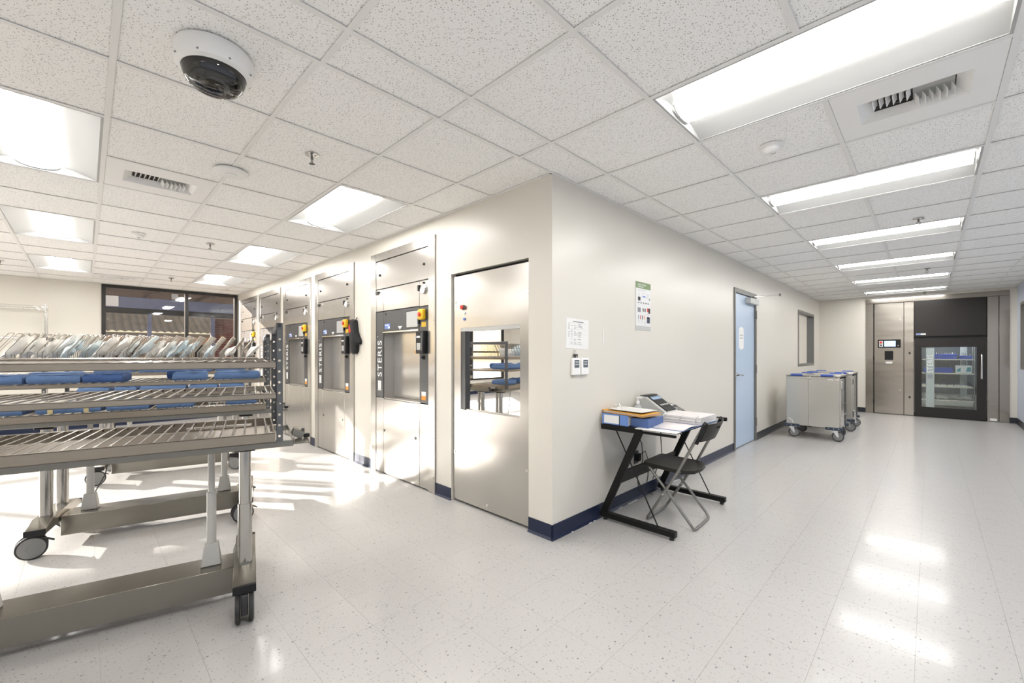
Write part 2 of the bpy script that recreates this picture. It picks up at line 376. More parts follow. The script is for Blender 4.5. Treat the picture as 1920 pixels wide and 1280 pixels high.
def taken(x0, x1, y0, y1):
    cx, cyy = (x0 + x1) / 2, (y0 + y1) / 2
    if cx < 0:
        if any(rx - 2 * T < cx < rx and ly < cyy < ly + T for rx, ly in room_lights): return True
    elif XC0 < cx < XC0 + 2 * T and any(ly < cyy < ly + T for ly in cor_lights): return True
    return any(dx < cx < dx + T and dy < cyy < dy + T for dx, dy in diffs)
rest = MB(); nt_ = 0
for xs, ys in ((room_x, room_y), (cor_x, cor_y)):
    for x0, x1 in zip(xs, xs[1:]):
        for y0, y1 in zip(ys, ys[1:]):
            if taken(x0, x1, y0, y1): continue
            sx, sy = x1 - x0 - 0.006, y1 - y0 - 0.006
            if visible_area([(x0,y0,H),(x1,y0,H),(x1,y1,H),(x0,y1,H)]) > 0 and nt_ < 300:
                tile_obj('ceiling_tile', (x0+x1)/2, (y0+y1)/2, H + 0.006, sx, sy, 0.016, M_tile, ceiling); nt_ += 1
            else: rest.box(x0 + 0.003, x1 - 0.003, y0 + 0.003, y1 - 0.003, H + 0.003, H + 0.019)
o = rest.build('ceiling_tile_field', M_tile, ceiling, smooth=False); o['kind'] = 'stuff'
def tee(p, q, wdt=0.024, z=H):
    m = MB(); (x0, y0), (x1, y1) = p, q
    if abs(x1 - x0) > abs(y1 - y0): m.box(min(x0,x1), max(x0,x1), y0 - wdt/2, y0 + wdt/2, z, z + 0.0028); m.box(min(x0,x1), max(x0,x1), y0 - 0.001, y0 + 0.001, z + 0.0028, z + 0.03)
    else: m.box(x0 - wdt/2, x0 + wdt/2, min(y0,y1), max(y0,y1), z, z + 0.0028); m.box(x0 - 0.001, x0 + 0.001, min(y0,y1), max(y0,y1), z + 0.0028, z + 0.03)
    return m.build('grid_tee', M_grid, ceiling, smooth=False)
for y in room_y[1:-1]: tee((XL, y), (-0.012, y))                       # main runners of the room
for x in room_x[1:-1]:                                                 # cross tees, broken at the lights
    for y0, y1 in zip(room_y, room_y[1:]):
        if any(abs(x - (rx - T)) < 0.05 and abs(ly - y0) < 0.05 for rx, ly in room_lights): continue
        if visible_area([(x-.1,y0,H),(x+.1,y0,H),(x+.1,y1,H),(x-.1,y1,H)]) > 0: tee((x, y0 + 0.012), (x, y1 - 0.012), z=H + 0.0002)
tee((0, YB), (0, 0))
for x in cor_x[1:-1]:
    if abs(x - (XC0 + T)) < 0.05:
        for y0, y1 in zip(cor_y, cor_y[1:]):
            if not any(abs(ly - y0) < 0.05 for ly in cor_lights): tee((x, y0 + 0.012), (x, y1 - 0.012), z=H + 0.0002)
    else: tee((x, YB), (x, YE))
for y in cor_y[1:-1]:
    for x0, x1 in ((0, XC0 - T), (XC0 - T, XC0), (XC0, XC0 + 2*T), (XC0 + 2*T, XC0 + 3*T), (XC0 + 3*T, XR)):
        if visible_area([(x0,y-.1,H),(x1,y-.1,H),(x1,y+.1,H),(x0,y+.1,H)]) > 0: tee((x0 + 0.012, y), (x1 - 0.012, y), z=H + 0.0002)
wa = MB().box(XL, 0, -0.02, 0, H, H + 0.003).box(0, 0.02, 0, YE, H, H + 0.003).box(XL, XL + 0.02, YB, 0, H, H + 0.003).box(XR - 0.02, XR, YB, YE, H, H + 0.003).box(0, XR, YE - 0.02, YE, H, H + 0.003)
wa.build('wall_angle', M_grid, ceiling, smooth=False)

# ------------------------------------------------------------------ walls
MACH = [(-2.60, 1.235), (-4.24, 1.21), (-5.58, 1.18), (-6.955, 1.235), (-8.25, 1.20)]     # left x and width
MT = 2.38
PX0, PX1, PZ = -1.14, -0.22, 1.98
wl = MB(); WT = 0.16
ops = sorted([(l, l + wd, MT) for l, wd in MACH] + [(PX0, PX1, PZ)])
x = XL
for l, r, z in ops:
    wl.box(x, l, 0, WT, 0, H + 0.02); wl.box(l, r, 0, WT, z, H + 0.02); x = r
wl.box(x, 0, 0, WT, 0, H + 0.02)
wall_front = struct(wl.build('wall_front', M_wall, smooth=False))
D0, D1, DZ = 3.776, 4.774, 2.167
W0, W1, WZ0, WZ1 = 7.60, 9.18, 1.035, 2.157
wl = MB().box(-WT, 0, WT, D0, 0, H + 0.02).box(-WT, 0, D0, D1, DZ, H + 0.02).box(-WT, 0, D1, W0, 0, H + 0.02)
wl.box(-WT, 0, W0, W1, 0, WZ0).box(-WT, 0, W0, W1, WZ1, H + 0.02).box(-WT, 0, W1, YE, 0, H + 0.02)
struct(wl.build('wall_corridor', M_wall, smooth=False))
EX0, EX1, EZ = 0.839, 2.898, 2.472
struct(MB().box(-WT, EX0, YE, YE + WT, 0, H + 0.02).box(EX0, EX1, YE, YE + WT, EZ, H + 0.02).box(EX1, XR + WT, YE, YE + WT, 0, H + 0.02).build('wall_end', M_wall, smooth=False))
V0Y, V1Y, VZ0, VZ1 = 8.15, 9.45, 1.01, 2.197
struct(MB().box(XR, XR + WT, YB, V0Y, 0, H + 0.02).box(XR, XR + WT, V0Y, V1Y, 0, VZ0).box(XR, XR + WT, V0Y, V1Y, VZ1, H + 0.02).box(XR, XR + WT, V1Y, YE, 0, H + 0.02).build('wall_right', M_blue_wall, smooth=False))
A0, A1, AZ0, AZ1 = -2.06, -0.01, 0.95, 2.515      # window in the far left wall
B0, B1, BZ0, BZ1 = -7.7, -3.42, 0.45, 2.46        # big daylight window further along
struct(MB().box(XL - WT, XL, A1, WT, 0, H + 0.02).box(XL - WT, XL, A0, A1, 0, AZ0).box(XL - WT, XL, A0, A1, AZ1, H + 0.02).box(XL - WT, XL, B1, A0, 0, H + 0.02)
       .box(XL - WT, XL, B0, B1, 0, BZ0).box(XL - WT, XL, B0, B1, BZ1, H + 0.02).box(XL - WT, XL, YB, B0, 0, H + 0.02).build('wall_left', M_wall, smooth=False))
struct(MB().box(XL - WT, XR + WT, YB - WT, YB, 0, H + 0.02).build('wall_back', M_wall, smooth=False))

# coved rubber baseboards
def cove(p, q, nrm, m):
    (x0, y0), (x1, y1) = p, q; nx, ny = nrm; t, b, h = 0.004, 0.016, 0.105
    prof = [(0, 0), (b, 0), (b, 0.002), (t, 0.016), (t, h), (0, h)]
    vs = [(x0 + nx * d, y0 + ny * d, z) for d, z in prof] + [(x1 + nx * d, y1 + ny * d, z) for d, z in prof]
    n = 6; m.add(vs, [tuple(range(n)), tuple(range(2 * n - 1, n - 1, -1))] + [(i, (i+1) % n, n + (i+1) % n, n + i) for i in range(n)])
m = MB(); xs = [XL] + [v for o_ in ops for v in o_[:2]] + [0.016]
for a, b in zip(xs[::2], xs[1::2]): cove((a, 0), (b, 0), (0, -1), m)
struct(m.build('baseboard_front', M_navy, smooth=False))
m = MB(); cove((0, -0.016), (0, D0), (1, 0), m); struct(m.build('baseboard_corridor', M_navy, smooth=False))
m = MB(); cove((0, D1), (0, YE), (1, 0), m); cove((0, YE), (EX0, YE), (0, -1), m); struct(m.build('baseboard_end', M_char, smooth=False))
m = MB(); cove((EX1, YE), (XR, YE), (0, -1), m); cove((XR, YE), (XR, YB), (-1, 0), m); struct(m.build('baseboard_right', M_char, smooth=False))
m = MB(); cove((XL, 0), (XL, YB), (1, 0), m); struct(m.build('baseboard_left', M_navy, smooth=False))
m = MB(); rnd = random.Random(3)
for y0, y1 in ((0.20, 0.22), (0.42, 0.45), (0.48, 0.50), (0.85, 0.88), (0.89, 0.905), (1.0, 1.16), (1.72, 1.80), (1.9, 1.99)): m.box(0.014, 0.019, y0, y1, 0, 0.004)
struct(m.build('trim_1', M_caulk, smooth=False))

# ------------------------------------------------------------------ windows
def window(name, axis_x, y0, y1, z0, z1, fw, fm, gm, mulls=(), rails=(), depth=0.08, off=-0.06):
    # frame members, mullions, rails and each pane of a window in a wall of constant x
    e = empty(name); e['kind'] = 'structure'; xa, xb = axis_x + off, axis_x + off + depth
    for nm, a in (('frame_sill', (xa, xb, y0, y1, z0, z0 + fw)), ('frame_head', (xa, xb, y0, y1, z1 - fw, z1)), ('frame_jamb', (xa, xb, y0, y0 + fw, z0 + fw, z1 - fw)), ('frame_jamb', (xa, xb, y1 - fw, y1, z0 + fw, z1 - fw))):
        MB().box(*a).build(nm, fm, e, bevel=0.002)
    ys = [y0 + fw] + sorted(mulls) + [y1 - fw]; zs = [z0 + fw] + sorted(rails) + [z1 - fw]
    for y in mulls: MB().box(xa, xb, y - fw/2, y + fw/2, z0 + fw, z1 - fw).build('mullion', fm, e, bevel=0.002)
    for z in rails:
        for ya, yb in zip(ys, ys[1:]): MB().box(xa, xb, ya + (fw/2 if ya in mulls else 0), yb - (fw/2 if yb in mulls else 0), z - fw/2, z + fw/2).build('rail', fm, e, bevel=0.002)
    xm = (xa + xb) / 2
    for ya, yb in zip(ys, ys[1:]):
        for za, zb in zip(zs, zs[1:]): MB().add([(xm, ya, za), (xm, yb, za), (xm, yb, zb), (xm, ya, zb)], [(0, 1, 2, 3)]).build('pane', gm, e, smooth=False)
    return e
window('window_1', XL, A0, A1, AZ0, AZ1, 0.055, M_bronze, M_pane, mulls=(-0.861,))
window('window_2', 0.0, W0, W1, WZ0, WZ1, 0.05, M_frame, M_paneclr, depth=0.13, off=-0.12)
window('window_3', XL, B0, B1, BZ0, BZ1, 0.055, M_bronze, M_paneday, mulls=(-6.3, -4.85), rails=(1.35,))
window('window_4', XR, V0Y, V1Y, VZ0, VZ1, 0.05, M_frame, M_paneclr, depth=0.13, off=0.0)
# small office seen through the corridor window
struct(MB().box(-1.9, -1.8, 6.4, YE, 0, H).build('wall_office', M_wall, smooth=False))
struct(MB().box(-1.8, -WT, 6.3, 6.4, 0, H).build('wall_office_side', M_wall, smooth=False))
struct(MB().box(-1.8, -WT, YE, YE + 0.1, 0, H).build('wall_office_end', M_wall, smooth=False))
struct(MB().box(XR + 1.5, XR + 1.6, 7.4, YE, 0, H).build('wall_beyond', M_wall, smooth=False))

# ------------------------------------------------------------------ door 1 and its hardware
e = empty('door_1'); e['kind'] = 'structure'
MB().box(-0.11, 0.014, D0, D0 + 0.05, 0, DZ).build('frame_jamb', M_frame, e, bevel=0.002)
MB().box(-0.11, 0.014, D1 - 0.05, D1, 0, DZ).build('frame_jamb', M_frame, e, bevel=0.002)
MB().box(-0.11, 0.014, D0 + 0.05, D1 - 0.05, DZ - 0.06, DZ).build('frame_head', M_frame, e, bevel=0.002)
MB().box(-0.055, -0.010, D0 + 0.053, D1 - 0.053, 0.012, DZ - 0.064).build('door_leaf', M_door, e, bevel=0.002)
for z in (0.28, 1.06, 1.86): MB().cyl((0.018, D1 - 0.044, z - 0.06), (0.018, D1 - 0.044, z + 0.06), 0.011, n=10).build('hinge', M_frame, e)
h = MB().lathe([(0.032, 0), (0.032, 0.010), (0.014, 0.016), (0.014, 0.05)], (-0.010, D0 + 0.115, 1.0), 18, (1, 0, 0)).build('lock_rose', M_chrome, e)
MB().tube([(0.040, D0 + 0.115, 1.0), (0.048, D0 + 0.135, 1.0), (0.048, D0 + 0.24, 0.995), (0.040, D0 + 0.25, 0.995)], 0.009, 8).build('lever', M_chrome, h)
c = MB().box(-0.010, 0.060, D1 - 0.46, D1 - 0.06, DZ - 0.17, DZ - 0.09).build('door_closer', M_grey, e, bevel=0.004)
MB().cyl((0.03, D1 - 0.22, DZ - 0.09), (0.03, D1 - 0.22, DZ - 0.055), 0.016).build('closer_pivot', M_frame, c)
MB().bar((0.03, D1 - 0.22, DZ - 0.058), (0.33, D1 - 0.08, DZ - 0.05), 0.022, 0.006).build('closer_arm', M_chrome, c)
MB().bar((0.02, D1 - 0.05, DZ - 0.036), (0.33, D1 - 0.08, DZ - 0.036), 0.022, 0.006).build('closer_arm', M_chrome, c)
MB().cyl((0.33, D1 - 0.08, DZ - 0.062), (0.33, D1 - 0.08, DZ - 0.026), 0.013).build('closer_joint', M_frame, c)
n_ = empty('paper_notice', (-0.0095, 4.13, 1.5), 0, 'white paper notice taped to the pale blue door', 'notice')
MB().box(0, 0.0008, -0.105, 0.105, -0.14, 0.14).build('sheet', M_paper, n_, smooth=False)
m = MB()
for z in (0.035, -0.005):
    for k in range(7): m.box(0.0008, 0.0012, -0.07 + k * 0.02, -0.07 + k * 0.02 + 0.013, z, z + 0.012)
m.build('printed_lines', M_print, n_, smooth=False)
for zz in (0.135, -0.135): MB().box(0.0008, 0.0014, -0.05, 0.05, zz - 0.02, zz + 0.02).build('tape_strip', M_white, n_, smooth=False)

# ------------------------------------------------------------------ ceiling lights (one trough with a half-round lit basket each)
def make_troffer():
    L, Wd = 2 * T - 0.024, T - 0.024            # along local x, local y
    e = empty('ceiling_light')
    hx, hy = L / 2, Wd / 2; yb = 0.110; zt = 0.046
    prof = []
    for k in range(9):                          # curved wing from the frame edge up to the basket
        t = k / 8; prof.append((hy - 0.012 - (hy - 0.012 - yb) * t, 0.004 + zt * math.sin(t * math.pi / 2)))
    m = MB()
    for sgn in (1, -1):
        vs = []
        for xx in (-hx + 0.012, hx - 0.012):
            for y, z in prof: vs.append((xx, sgn * y, z))
            for y, z in reversed(prof): vs.append((xx, sgn * (y + 0.002), z + 0.004))
        n = len(prof) * 2
        m.add(vs, [(i, (i+1) % n, n + (i+1) % n, n + i) for i in range(n)] + [tuple(range(n)), tuple(range(2*n - 1, n - 1, -1))])
    m.box(-hx + 0.012, hx - 0.012, -yb - 0.002, yb + 0.002, zt + 0.004, zt + 0.010)
    m.build('reflector', M_refl, e, ang=60)
    for s in (-1, 1): MB().box(min(s*hx, s*(hx-.012)), max(s*hx, s*(hx-.012)), -hy, hy, 0.002, zt + 0.01).build('end_plate', M_refl, e, smooth=False)
    for s in (-1, 1): MB().box(-hx + 0.012, hx - 0.012, min(s*hy, s*(hy-.012)), max(s*hy, s*(hy-.012)), 0.002, 0.012).build('side_rail', M_refl, e, smooth=False)
    m = MB(); n = 14; vs = []; hb = hx - 0.03
    for xx in (-hb, hb):
        for k in range(n + 1):
            a = math.pi * k / n; vs.append((xx, -0.098 * math.cos(a), zt - 0.004 - 0.030 * math.sin(a)))
    m.add(vs, [(k, k + 1, n + 1 + k + 1, n + 1 + k) for k in range(n)])
    m.build('lit_diffuser', M_lamp, e, ang=60)
    for s in (-1, 1):
        vs = [(s * (hb + q * 0.006), -0.103 * math.cos(math.pi * k / n), zt - 0.002 - 0.036 * math.sin(math.pi * k / n)) for q in (0, 1) for k in range(n + 1)]
        MB().add(vs, [tuple(range(n + 1)), tuple(range(2*n + 1, n, -1))] + [(k, k+1, n+2+k, n+1+k) for k in range(n)]).build('basket_end', M_refl, e, smooth=False)
    return e
tro = make_troffer(); first = True
order = ['nearest', 'second', 'third']
def put_light(x, y, label, group):
    global first
    t = tro if first else dup(tro)
    first = False
    t.location = (x, y, H); t['label'] = label; t['category'] = 'ceiling light'; t['group'] = group
    return t
for rx, ly in room_lights:
    i = round((-1.22 - rx) / 2.4384); nm = order[i]; y = ly + T / 2
    if y > -1: lb = f'{nm} recessed troffer light in the row along the steel machines, {nm} from the wall corner'
    elif y > -3: lb = f'{nm} recessed troffer light in the ceiling row over the loading racks'
    elif y > -5: lb = f'{nm} recessed troffer light of the row behind the loading racks'
    else: lb = f'{nm} recessed troffer light of the rearmost row by the daylight window'
    put_light(rx - T, y, lb, 'troffers over the loading area')
cn = {-4: 'rearmost recessed troffer light behind the camera', -3: 'second rearmost recessed troffer light behind the camera', -2: 'recessed troffer light just behind the camera', -1: 'recessed troffer light right above the camera',
      0: 'largest corridor troffer light, beside the white air diffuser', 1: 'second corridor troffer light from the wall corner', 2: 'third corridor troffer light, just past the near sprinkler', 3: 'fourth corridor troffer light, counted from the wall corner', 4: 'fifth corridor troffer light, next to last before the end wall', 5: 'farthest corridor troffer light, close to the end wall'}
for k, ly in zip(range(-4, 6), cor_lights): put_light(XC0 + T, ly + T / 2, cn[k], 'troffers along the corridor')
struct(MB().box(-1.8, -WT, 6.4, YE, H + 0.08, H + 0.12).build('ceiling_office', M_wall, smooth=False))
struct(MB().box(XR + WT, XR + 1.5, 7.4, YE, H, H + 0.05).build('ceiling_beyond', M_wall, smooth=False))
struct(MB().box(XR + WT, XR + 1.5, 7.3, 7.4, 0, H).build('wall_beyond_side', M_wall, smooth=False))

# ------------------------------------------------------------------ ceiling devices
def diffuser(dx, dy, label, rz=0):
    e = empty('air_diffuser', (dx + T/2, dy + T/2, H), rz, label, 'air vent', 'air diffusers'); h_ = T/2 - 0.013; g = 0.20; gy = 0.125
    m = MB().box(-h_, -g, -h_, h_, 0.003, 0.007).box(g, h_, -h_, h_, 0.003, 0.007).box(-g, g, -h_, -gy, 0.003, 0.007).box(-g, g, gy, h_, 0.003, 0.007)
    m.build('panel', M_white, e, smooth=False)
    m = MB()                                         # sloped collar round the grille
    a = [(-g, -gy), (g, -gy), (g, gy), (-g, gy)]; b = [(-g + .05, -gy + .02), (g - .05, -gy + .02), (g - .05, gy - .02), (-g + .05, gy - .02)]
    m.add([(x, y, 0.003) for x, y in a] + [(x, y, 0.05) for x, y in b], [(i, (i+1) % 4, 4 + (i+1) % 4, 4 + i) for i in range(4)])
    m.build('collar', M_white, e, smooth=False)
    MB().box(-g + .045, g - .045, -gy + .015, gy - .015, 0.075, 0.08).build('duct_back', M_shadowgap, e, smooth=False)
    x0, x1, y0, y1 = -g + .052, g - .052, -gy + .022, gy - .022
    for i in range(7): MB().bar((x0 + 0.002, y0 + (i + .5) * (y1 - y0) / 7, 0.045), (-0.002, y0 + (i + .5) * (y1 - y0) / 7, 0.045), 0.0015, 0.016, (0, 0.6, 1)).build('fixed_vane', M_frame, e, smooth=False)
    for i in range(6): MB().bar((0.002, y0 + (i + .5) * (y1 - y0) / 6, 0.045), (x1 - 0.002, y0 + (i + .5) * (y1 - y0) / 6, 0.045), 0.0015, 0.016, (0, -0.6, 1)).build('fixed_vane', M_grey, e, smooth=False)
    for i in range(6): MB().bar((x0 + (i + .5) * (0 - x0) / 6, y0, 0.02), (x0 + (i + .5) * (0 - x0) / 6, 0.0, 0.02), 0.002, 0.03, (0.5, 0, 1)).build('vane', M_white, e, smooth=False)
    for i in range(6): MB().bar((0.004 + (i + .5) * x1 / 6, 0.0, 0.02), (0.004 + (i + .5) * x1 / 6, y1, 0.02), 0.002, 0.03, (-0.5, 0, 1)).build('vane', M_white, e, smooth=False)
    return e
diffuser(*diffs[0], 'white louvred air diffuser beside the disc shaped access point', R(90))
diffuser(*diffs[1], 'white louvred air diffuser next to the largest corridor light', 0)
diffuser(*diffs[2], 'small distant air diffuser near the dark framed window', R(90))
def sprinkler(x, y, label):
    e = empty('sprinkler_head', (x, y, H), 0, label, 'sprinkler', 'ceiling sprinklers')
    MB().lathe([(0.001, 0.0), (0.038, 0.0), (0.040, -0.004), (0.016, -0.010), (0.012, -0.012)], (0, 0, 0), 20).build('escutcheon', M_chrome, e)
    m = MB().cyl((0, 0, -0.01), (0, 0, -0.03), 0.008)
    for s in (-1, 1): m.tube([(s * 0.004, 0, -0.03), (s * 0.014, 0, -0.036), (s * 0.012, 0, -0.046), (0, 0, -0.056)], 0.0025, 6)
    m.build('frame_arms', M_frame, e)
    m = MB()
    for k in range(8):
        a = k * math.pi / 4; m.bar((0, 0, -0.057), (0.018 * math.cos(a), 0.018 * math.sin(a), -0.057), 0.007, 0.0015)
    m.build('deflector', M_frame, e, smooth=False)
for x, y, lb in ((-0.885, -1.268, 'nearest ceiling sprinkler, right of the dome camera'), (-3.912, -1.271, 'ceiling sprinkler between the second pair of room lights'),
                 (-6.952, -1.273, 'distant ceiling sprinkler in front of the dark framed window'), (-6.908, -3.054, 'ceiling sprinkler at the far left edge of the room'),
                 (1.772, 3.113, 'corridor sprinkler before the third corridor light'), (1.816, 6.316, 'corridor sprinkler past the fourth corridor light'), (1.772, 9.60, 'corridor sprinkler above the end wall washer')):
    sprinkler(x, y, lb)
def detector(x, y, label):
    e = empty('smoke_detector', (x, y, H), 0, label, 'smoke detector', 'smoke detectors')
    MB().lathe([(0.001, 0.003), (0.060, 0.003), (0.060, -0.012), (0.048, -0.016), (0.044, -0.030), (0.03, -0.040), (0.001, -0.041)], (0, 0, 0), 28).build('base', M_white, e)
    MB().lathe([(0.012, -0.040), (0.012, -0.047), (0.001, -0.047)], (0.012, 0, 0), 14).build('sensor', M_grey, e)
detector(1.174, 0.619, 'round white smoke detector beside the corridor air diffuser')
detector(-3.95, -1.873, 'small round smoke detector far back on the room ceiling')
e = empty('access_point', (-1.514, -1.567, H), 0, 'white disc shaped access point on the ceiling grid', 'access point')
MB().lathe([(0.001, 0.0), (0.090, 0.0), (0.103, -0.010), (0.100, -0.018), (0.075, -0.030), (0.001, -0.034)], (0, 0, 0), 36).build('disc_body', M_white, e)
MB().lathe([(0.034, -0.0325), (0.034, -0.0350), (0.030, -0.036), (0.001, -0.0362)], (0.012, 0, 0), 24).build('centre_badge', M_lwhite, e)
e = empty('dome_camera', (-0.25, -1.885, H), 0, 'white ceiling dome camera with smoked bubble and several lenses', 'camera')
MB().lathe([(0.001, 0.0), (0.130, 0.0), (0.137, -0.01), (0.137, -0.062), (0.130, -0.078), (0.112, -0.086), (0.108, -0.080)], (0, 0, 0), 44).build('housing', M_white, e)
for k in range(8):
    a = k * math.pi / 4 + 0.2; MB().cyl((0.131 * math.cos(a), 0.131 * math.sin(a), -0.068), (0.1365 * math.cos(a), 0.1365 * math.sin(a), -0.073), 0.0035, n=8).build('screw', M_print, e)
MB().lathe([(0.001, -0.082), (0.108, -0.082), (0.108, -0.0825), (0.100, -0.098), (0.092, -0.118), (0.070, -0.124), (0.001, -0.124)], (0, 0, 0), 36).build('inner_carrier', M_black, e)
pr = [(0.110, -0.083), (0.108, -0.105), (0.098, -0.128), (0.080, -0.146), (0.055, -0.157), (0.025, -0.162), (0.001, -0.163)]
MB().lathe(pr, (0, 0, 0), 44).build('dome_bubble', M_dome, e)
for k in range(4):
    a = k * math.pi / 2 - 0.85; d = Vector((math.cos(a), math.sin(a), -0.35)).normalized(); c = Vector((0.056 * math.cos(a), 0.056 * math.sin(a), -0.112))
    l = MB().lathe([(0.020, 0), (0.020, 0.026), (0.015, 0.031), (0.001, 0.031)], c, 20, d).build('side_lens', M_black, e)
    MB().lathe([(0.012, 0.0312), (0.009, 0.033), (0.001, 0.034)], c, 16, d).build('lens_glass', M_dglass, l)
l = MB().lathe([(0.036, -0.122), (0.036, -0.140), (0.028, -0.147), (0.024, -0.143), (0.001, -0.143)], (0, 0, 0), 28).build('centre_lens', M_black, e)
MB().lathe([(0.022, -0.1432), (0.016, -0.149), (0.001, -0.151)], (0, 0, 0), 20).build('lens_glass', M_dglass, l)
MB().lathe([(0.052, -0.126), (0.052, -0.130), (0.042, -0.131), (0.042, -0.126)], (0, 0, 0), 28).build('trim_ring', M_grey, e)

# ------------------------------------------------------------------ sterilizer fronts
def make_machine():
    e = empty('sterilizer')
    Wd = 1.235; yf = -0.010; bk = 0.03
    def pan(name, x0, x1, z0, z1, m, yy=yf, parent=e, bev=0.0015): return MB().box(x0 + 0.0026, x1 - 0.0026, yy, bk, z0 + 0.0026, z1 - 0.0026).build(name, m, parent, bevel=bev)
    xa, xb, xc, xd = 0.118, 0.280, 0.973, 1.126
    # cabinet body round the chamber recess
    MB().box(0.02, xb - 0.01, 0.031, 0.5, 0.0, MT - 0.01).box(xc - 0.008, Wd - 0.02, 0.031, 0.5, 0.0, MT - 0.01).box(xb - 0.01, xc - 0.008, 0.031, 0.5, 0.0, 0.80).box(xb - 0.01, xc - 0.008, 0.031, 0.5, 1.53, MT - 0.01).build('cabinet_body', M_shadowgap, e, smooth=False)
    for a in ((0.002, xa, 0.0, MT - 0.002), (xd, Wd - 0.002, 0.0, MT - 0.002)):
        s = pan('trim_strip', *a, M_steel, -0.014)
        m = MB()
        for k in range(7): m.cyl((a[0] + (0.02 if a[0] < .5 else 0.09), -0.014, 0.15 + k * 0.36), (a[0] + (0.02 if a[0] < .5 else 0.09), -0.0165, 0.15 + k * 0.36), 0.004, n=8)
        m.build('trim_screws', M_frame, s)
    s = pan('trim_strip', xa, xd, 2.288, MT - 0.002, M_steel, -0.014)
    m = MB()
    for k in range(5): m.cyl((0.2 + k * 0.21, -0.014, 2.355), (0.2 + k * 0.21, -0.0165, 2.355), 0.004, n=8)
    m.build('trim_screws', M_frame, s)
    up = pan('upper_panel', xa, xd, 1.983, 2.285, M_steel)
    for x, z in ((0.205, 2.134), (1.052, 2.132)): MB().lathe([(0.013, 0), (0.013, 0.008), (0.007, 0.011), (0.001, 0.011)], (x, yf, z), 14, (0, -1, 0)).build('quarter_turn_latch', M_black, up)
    lp = pan('column_panel', xa, xb, 1.74, 1.98, M_steel)
    MB().lathe([(0.010, 0), (0.010, 0.012), (0.001, 0.013)], (0.185, yf, 1.948), 12, (0, -1, 0)).build('keyhole', M_black, lp)
    MB().box(0.135, 0.155, yf - 0.02, yf, 1.925, 1.965).build('catch', M_frame, lp, bevel=0.002)
    pan('door_top_panel', xb, xc, 1.74, 1.98, M_steel)
    gp = pan('gauge_panel', xc, xd, 1.735, 1.98, M_steel)
    MB().lathe([(0.010, 0), (0.010, 0.010), (0.001, 0.011)], (1.052, yf, 1.955), 12, (0, -1, 0)).build('keyhole', M_black, gp)
    g = MB().lathe([(0.040, 0), (0.042, 0.018), (0.038, 0.022), (0.034, 0.018), (0.001, 0.018)], (1.052, yf, 1.888), 28, (0, -1, 0)).build('pressure_gauge', M_chrome, gp)
    MB().lathe([(0.033, 0.0185), (0.001, 0.0188)], (1.052, yf, 1.888), 24, (0, -1, 0)).build('gauge_dial', M_lwhite, g)
    MB().bar((1.052, yf - 0.020, 1.888), (1.037, yf - 0.020, 1.905), 0.002, 0.001).build('gauge_needle', M_black, g, smooth=False)
    for z in (1.885, 1.57): MB().box(xc - 0.014, xc + 0.012, yf - 0.014, yf, z, z + 0.055).build('hinge', M_black, gp if z > 1.7 else e, bevel=0.002)
    cp = pan('control_panel', xb, xc, 1.522, 1.738, M_dgrey)
    sc = MB().box(0.745, 0.948, yf - 0.003, yf, 1.545, 1.70).build('touch_screen', M_screen, cp, bevel=0.001); MB().box(0.738, 0.955, yf - 0.0015, yf, 1.538, 1.707).build('screen_bezel', M_black, cp, smooth=False)
    MB().prism([(0.580, 1.565), (0.660, 1.565), (0.620, 1.532)], 1, yf - 0.0012, yf).build('arrow_mark', M_lwhite, cp, smooth=False)
    lb = MB().box(0.310, 0.420, yf - 0.0012, yf, 1.548, 1.602).build('model_label', M_pblue, cp, smooth=False)
    m = MB()
    for k in range(5): m.box(0.318 + k * 0.017, 0.330 + k * 0.017, yf - 0.0018, yf - 0.0012, 1.580, 1.592)
    m.box(0.380, 0.415, yf - 0.0018, yf - 0.0012, 1.552, 1.572).build('label_print', M_lwhite, lb, smooth=False)
    MB().lathe([(0.008, 0), (0.008, 0.006), (0.001, 0.006)], (0.335, yf, 1.705), 10, (0, -1, 0)).build('key_lock', M_black, cp)
    MB().box(xb + 0.003, xc - 0.003, yf - 0.012, 0.02, 1.506, 1.520).build('door_lip', M_chrome, e, bevel=0.002)
    lc = pan('brand_column', xa, xb, 0.816, 1.737, M_dgrey)
    text('STERIS', 0.125, M_lwhite, lc, (0.205, yf - 0.0005, 1.232), (R(90), R(-90), 0), space=1.12)
    MB().cyl((0.158, yf, 1.470), (0.158, yf - 0.001, 1.470), 0.006, n=12).build('trade_mark_dot', M_lwhite, lc)
    m = MB()                                             # fluted block emblem under the name
    m.box(0.160, 0.235, yf - 0.001, yf, 0.888, 0.900)
    for k in range(12): m.box(0.165 + k * 0.0056, 0.1692 + k * 0.0056, yf - 0.001, yf, 0.903, 0.978)
    m.prism([(0.160, 0.98), (0.235, 0.98), (0.228, 0.993), (0.165, 0.993)], 1, yf - 0.001, yf)
    m.build('emblem', M_lwhite, lc, smooth=False)
    rc = pan('service_column', xc, xd, 0.813, 1.733, M_dgrey)
    es = MB().box(1.005, 1.090, yf - 0.045, yf, 1.605, 1.705).build('stop_button_guard', M_yellow, rc, bevel=0.014, seg=3)
    MB().lathe([(0.016, 0), (0.021, 0.006), (0.021, 0.012), (0.015, 0.016), (0.001, 0.017)], (1.047, yf - 0.045, 1.655), 20, (0, -1, 0)).build('stop_button', M_red, es)
    MB().box(1.010, 1.085, yf - 0.001, yf, 1.540, 1.585).build('caution_label', M_yellow, rc, smooth=False)
    rd = MB().box(0.978, 1.110, yf - 0.045, yf, 1.285, 1.500).build('card_reader', M_black, rc, bevel=0.008, seg=2)
    MB().box(0.995, 1.055, yf - 0.047, yf - 0.045, 1.435, 1.452).build('reader_label', M_lwhite, rd, smooth=False)
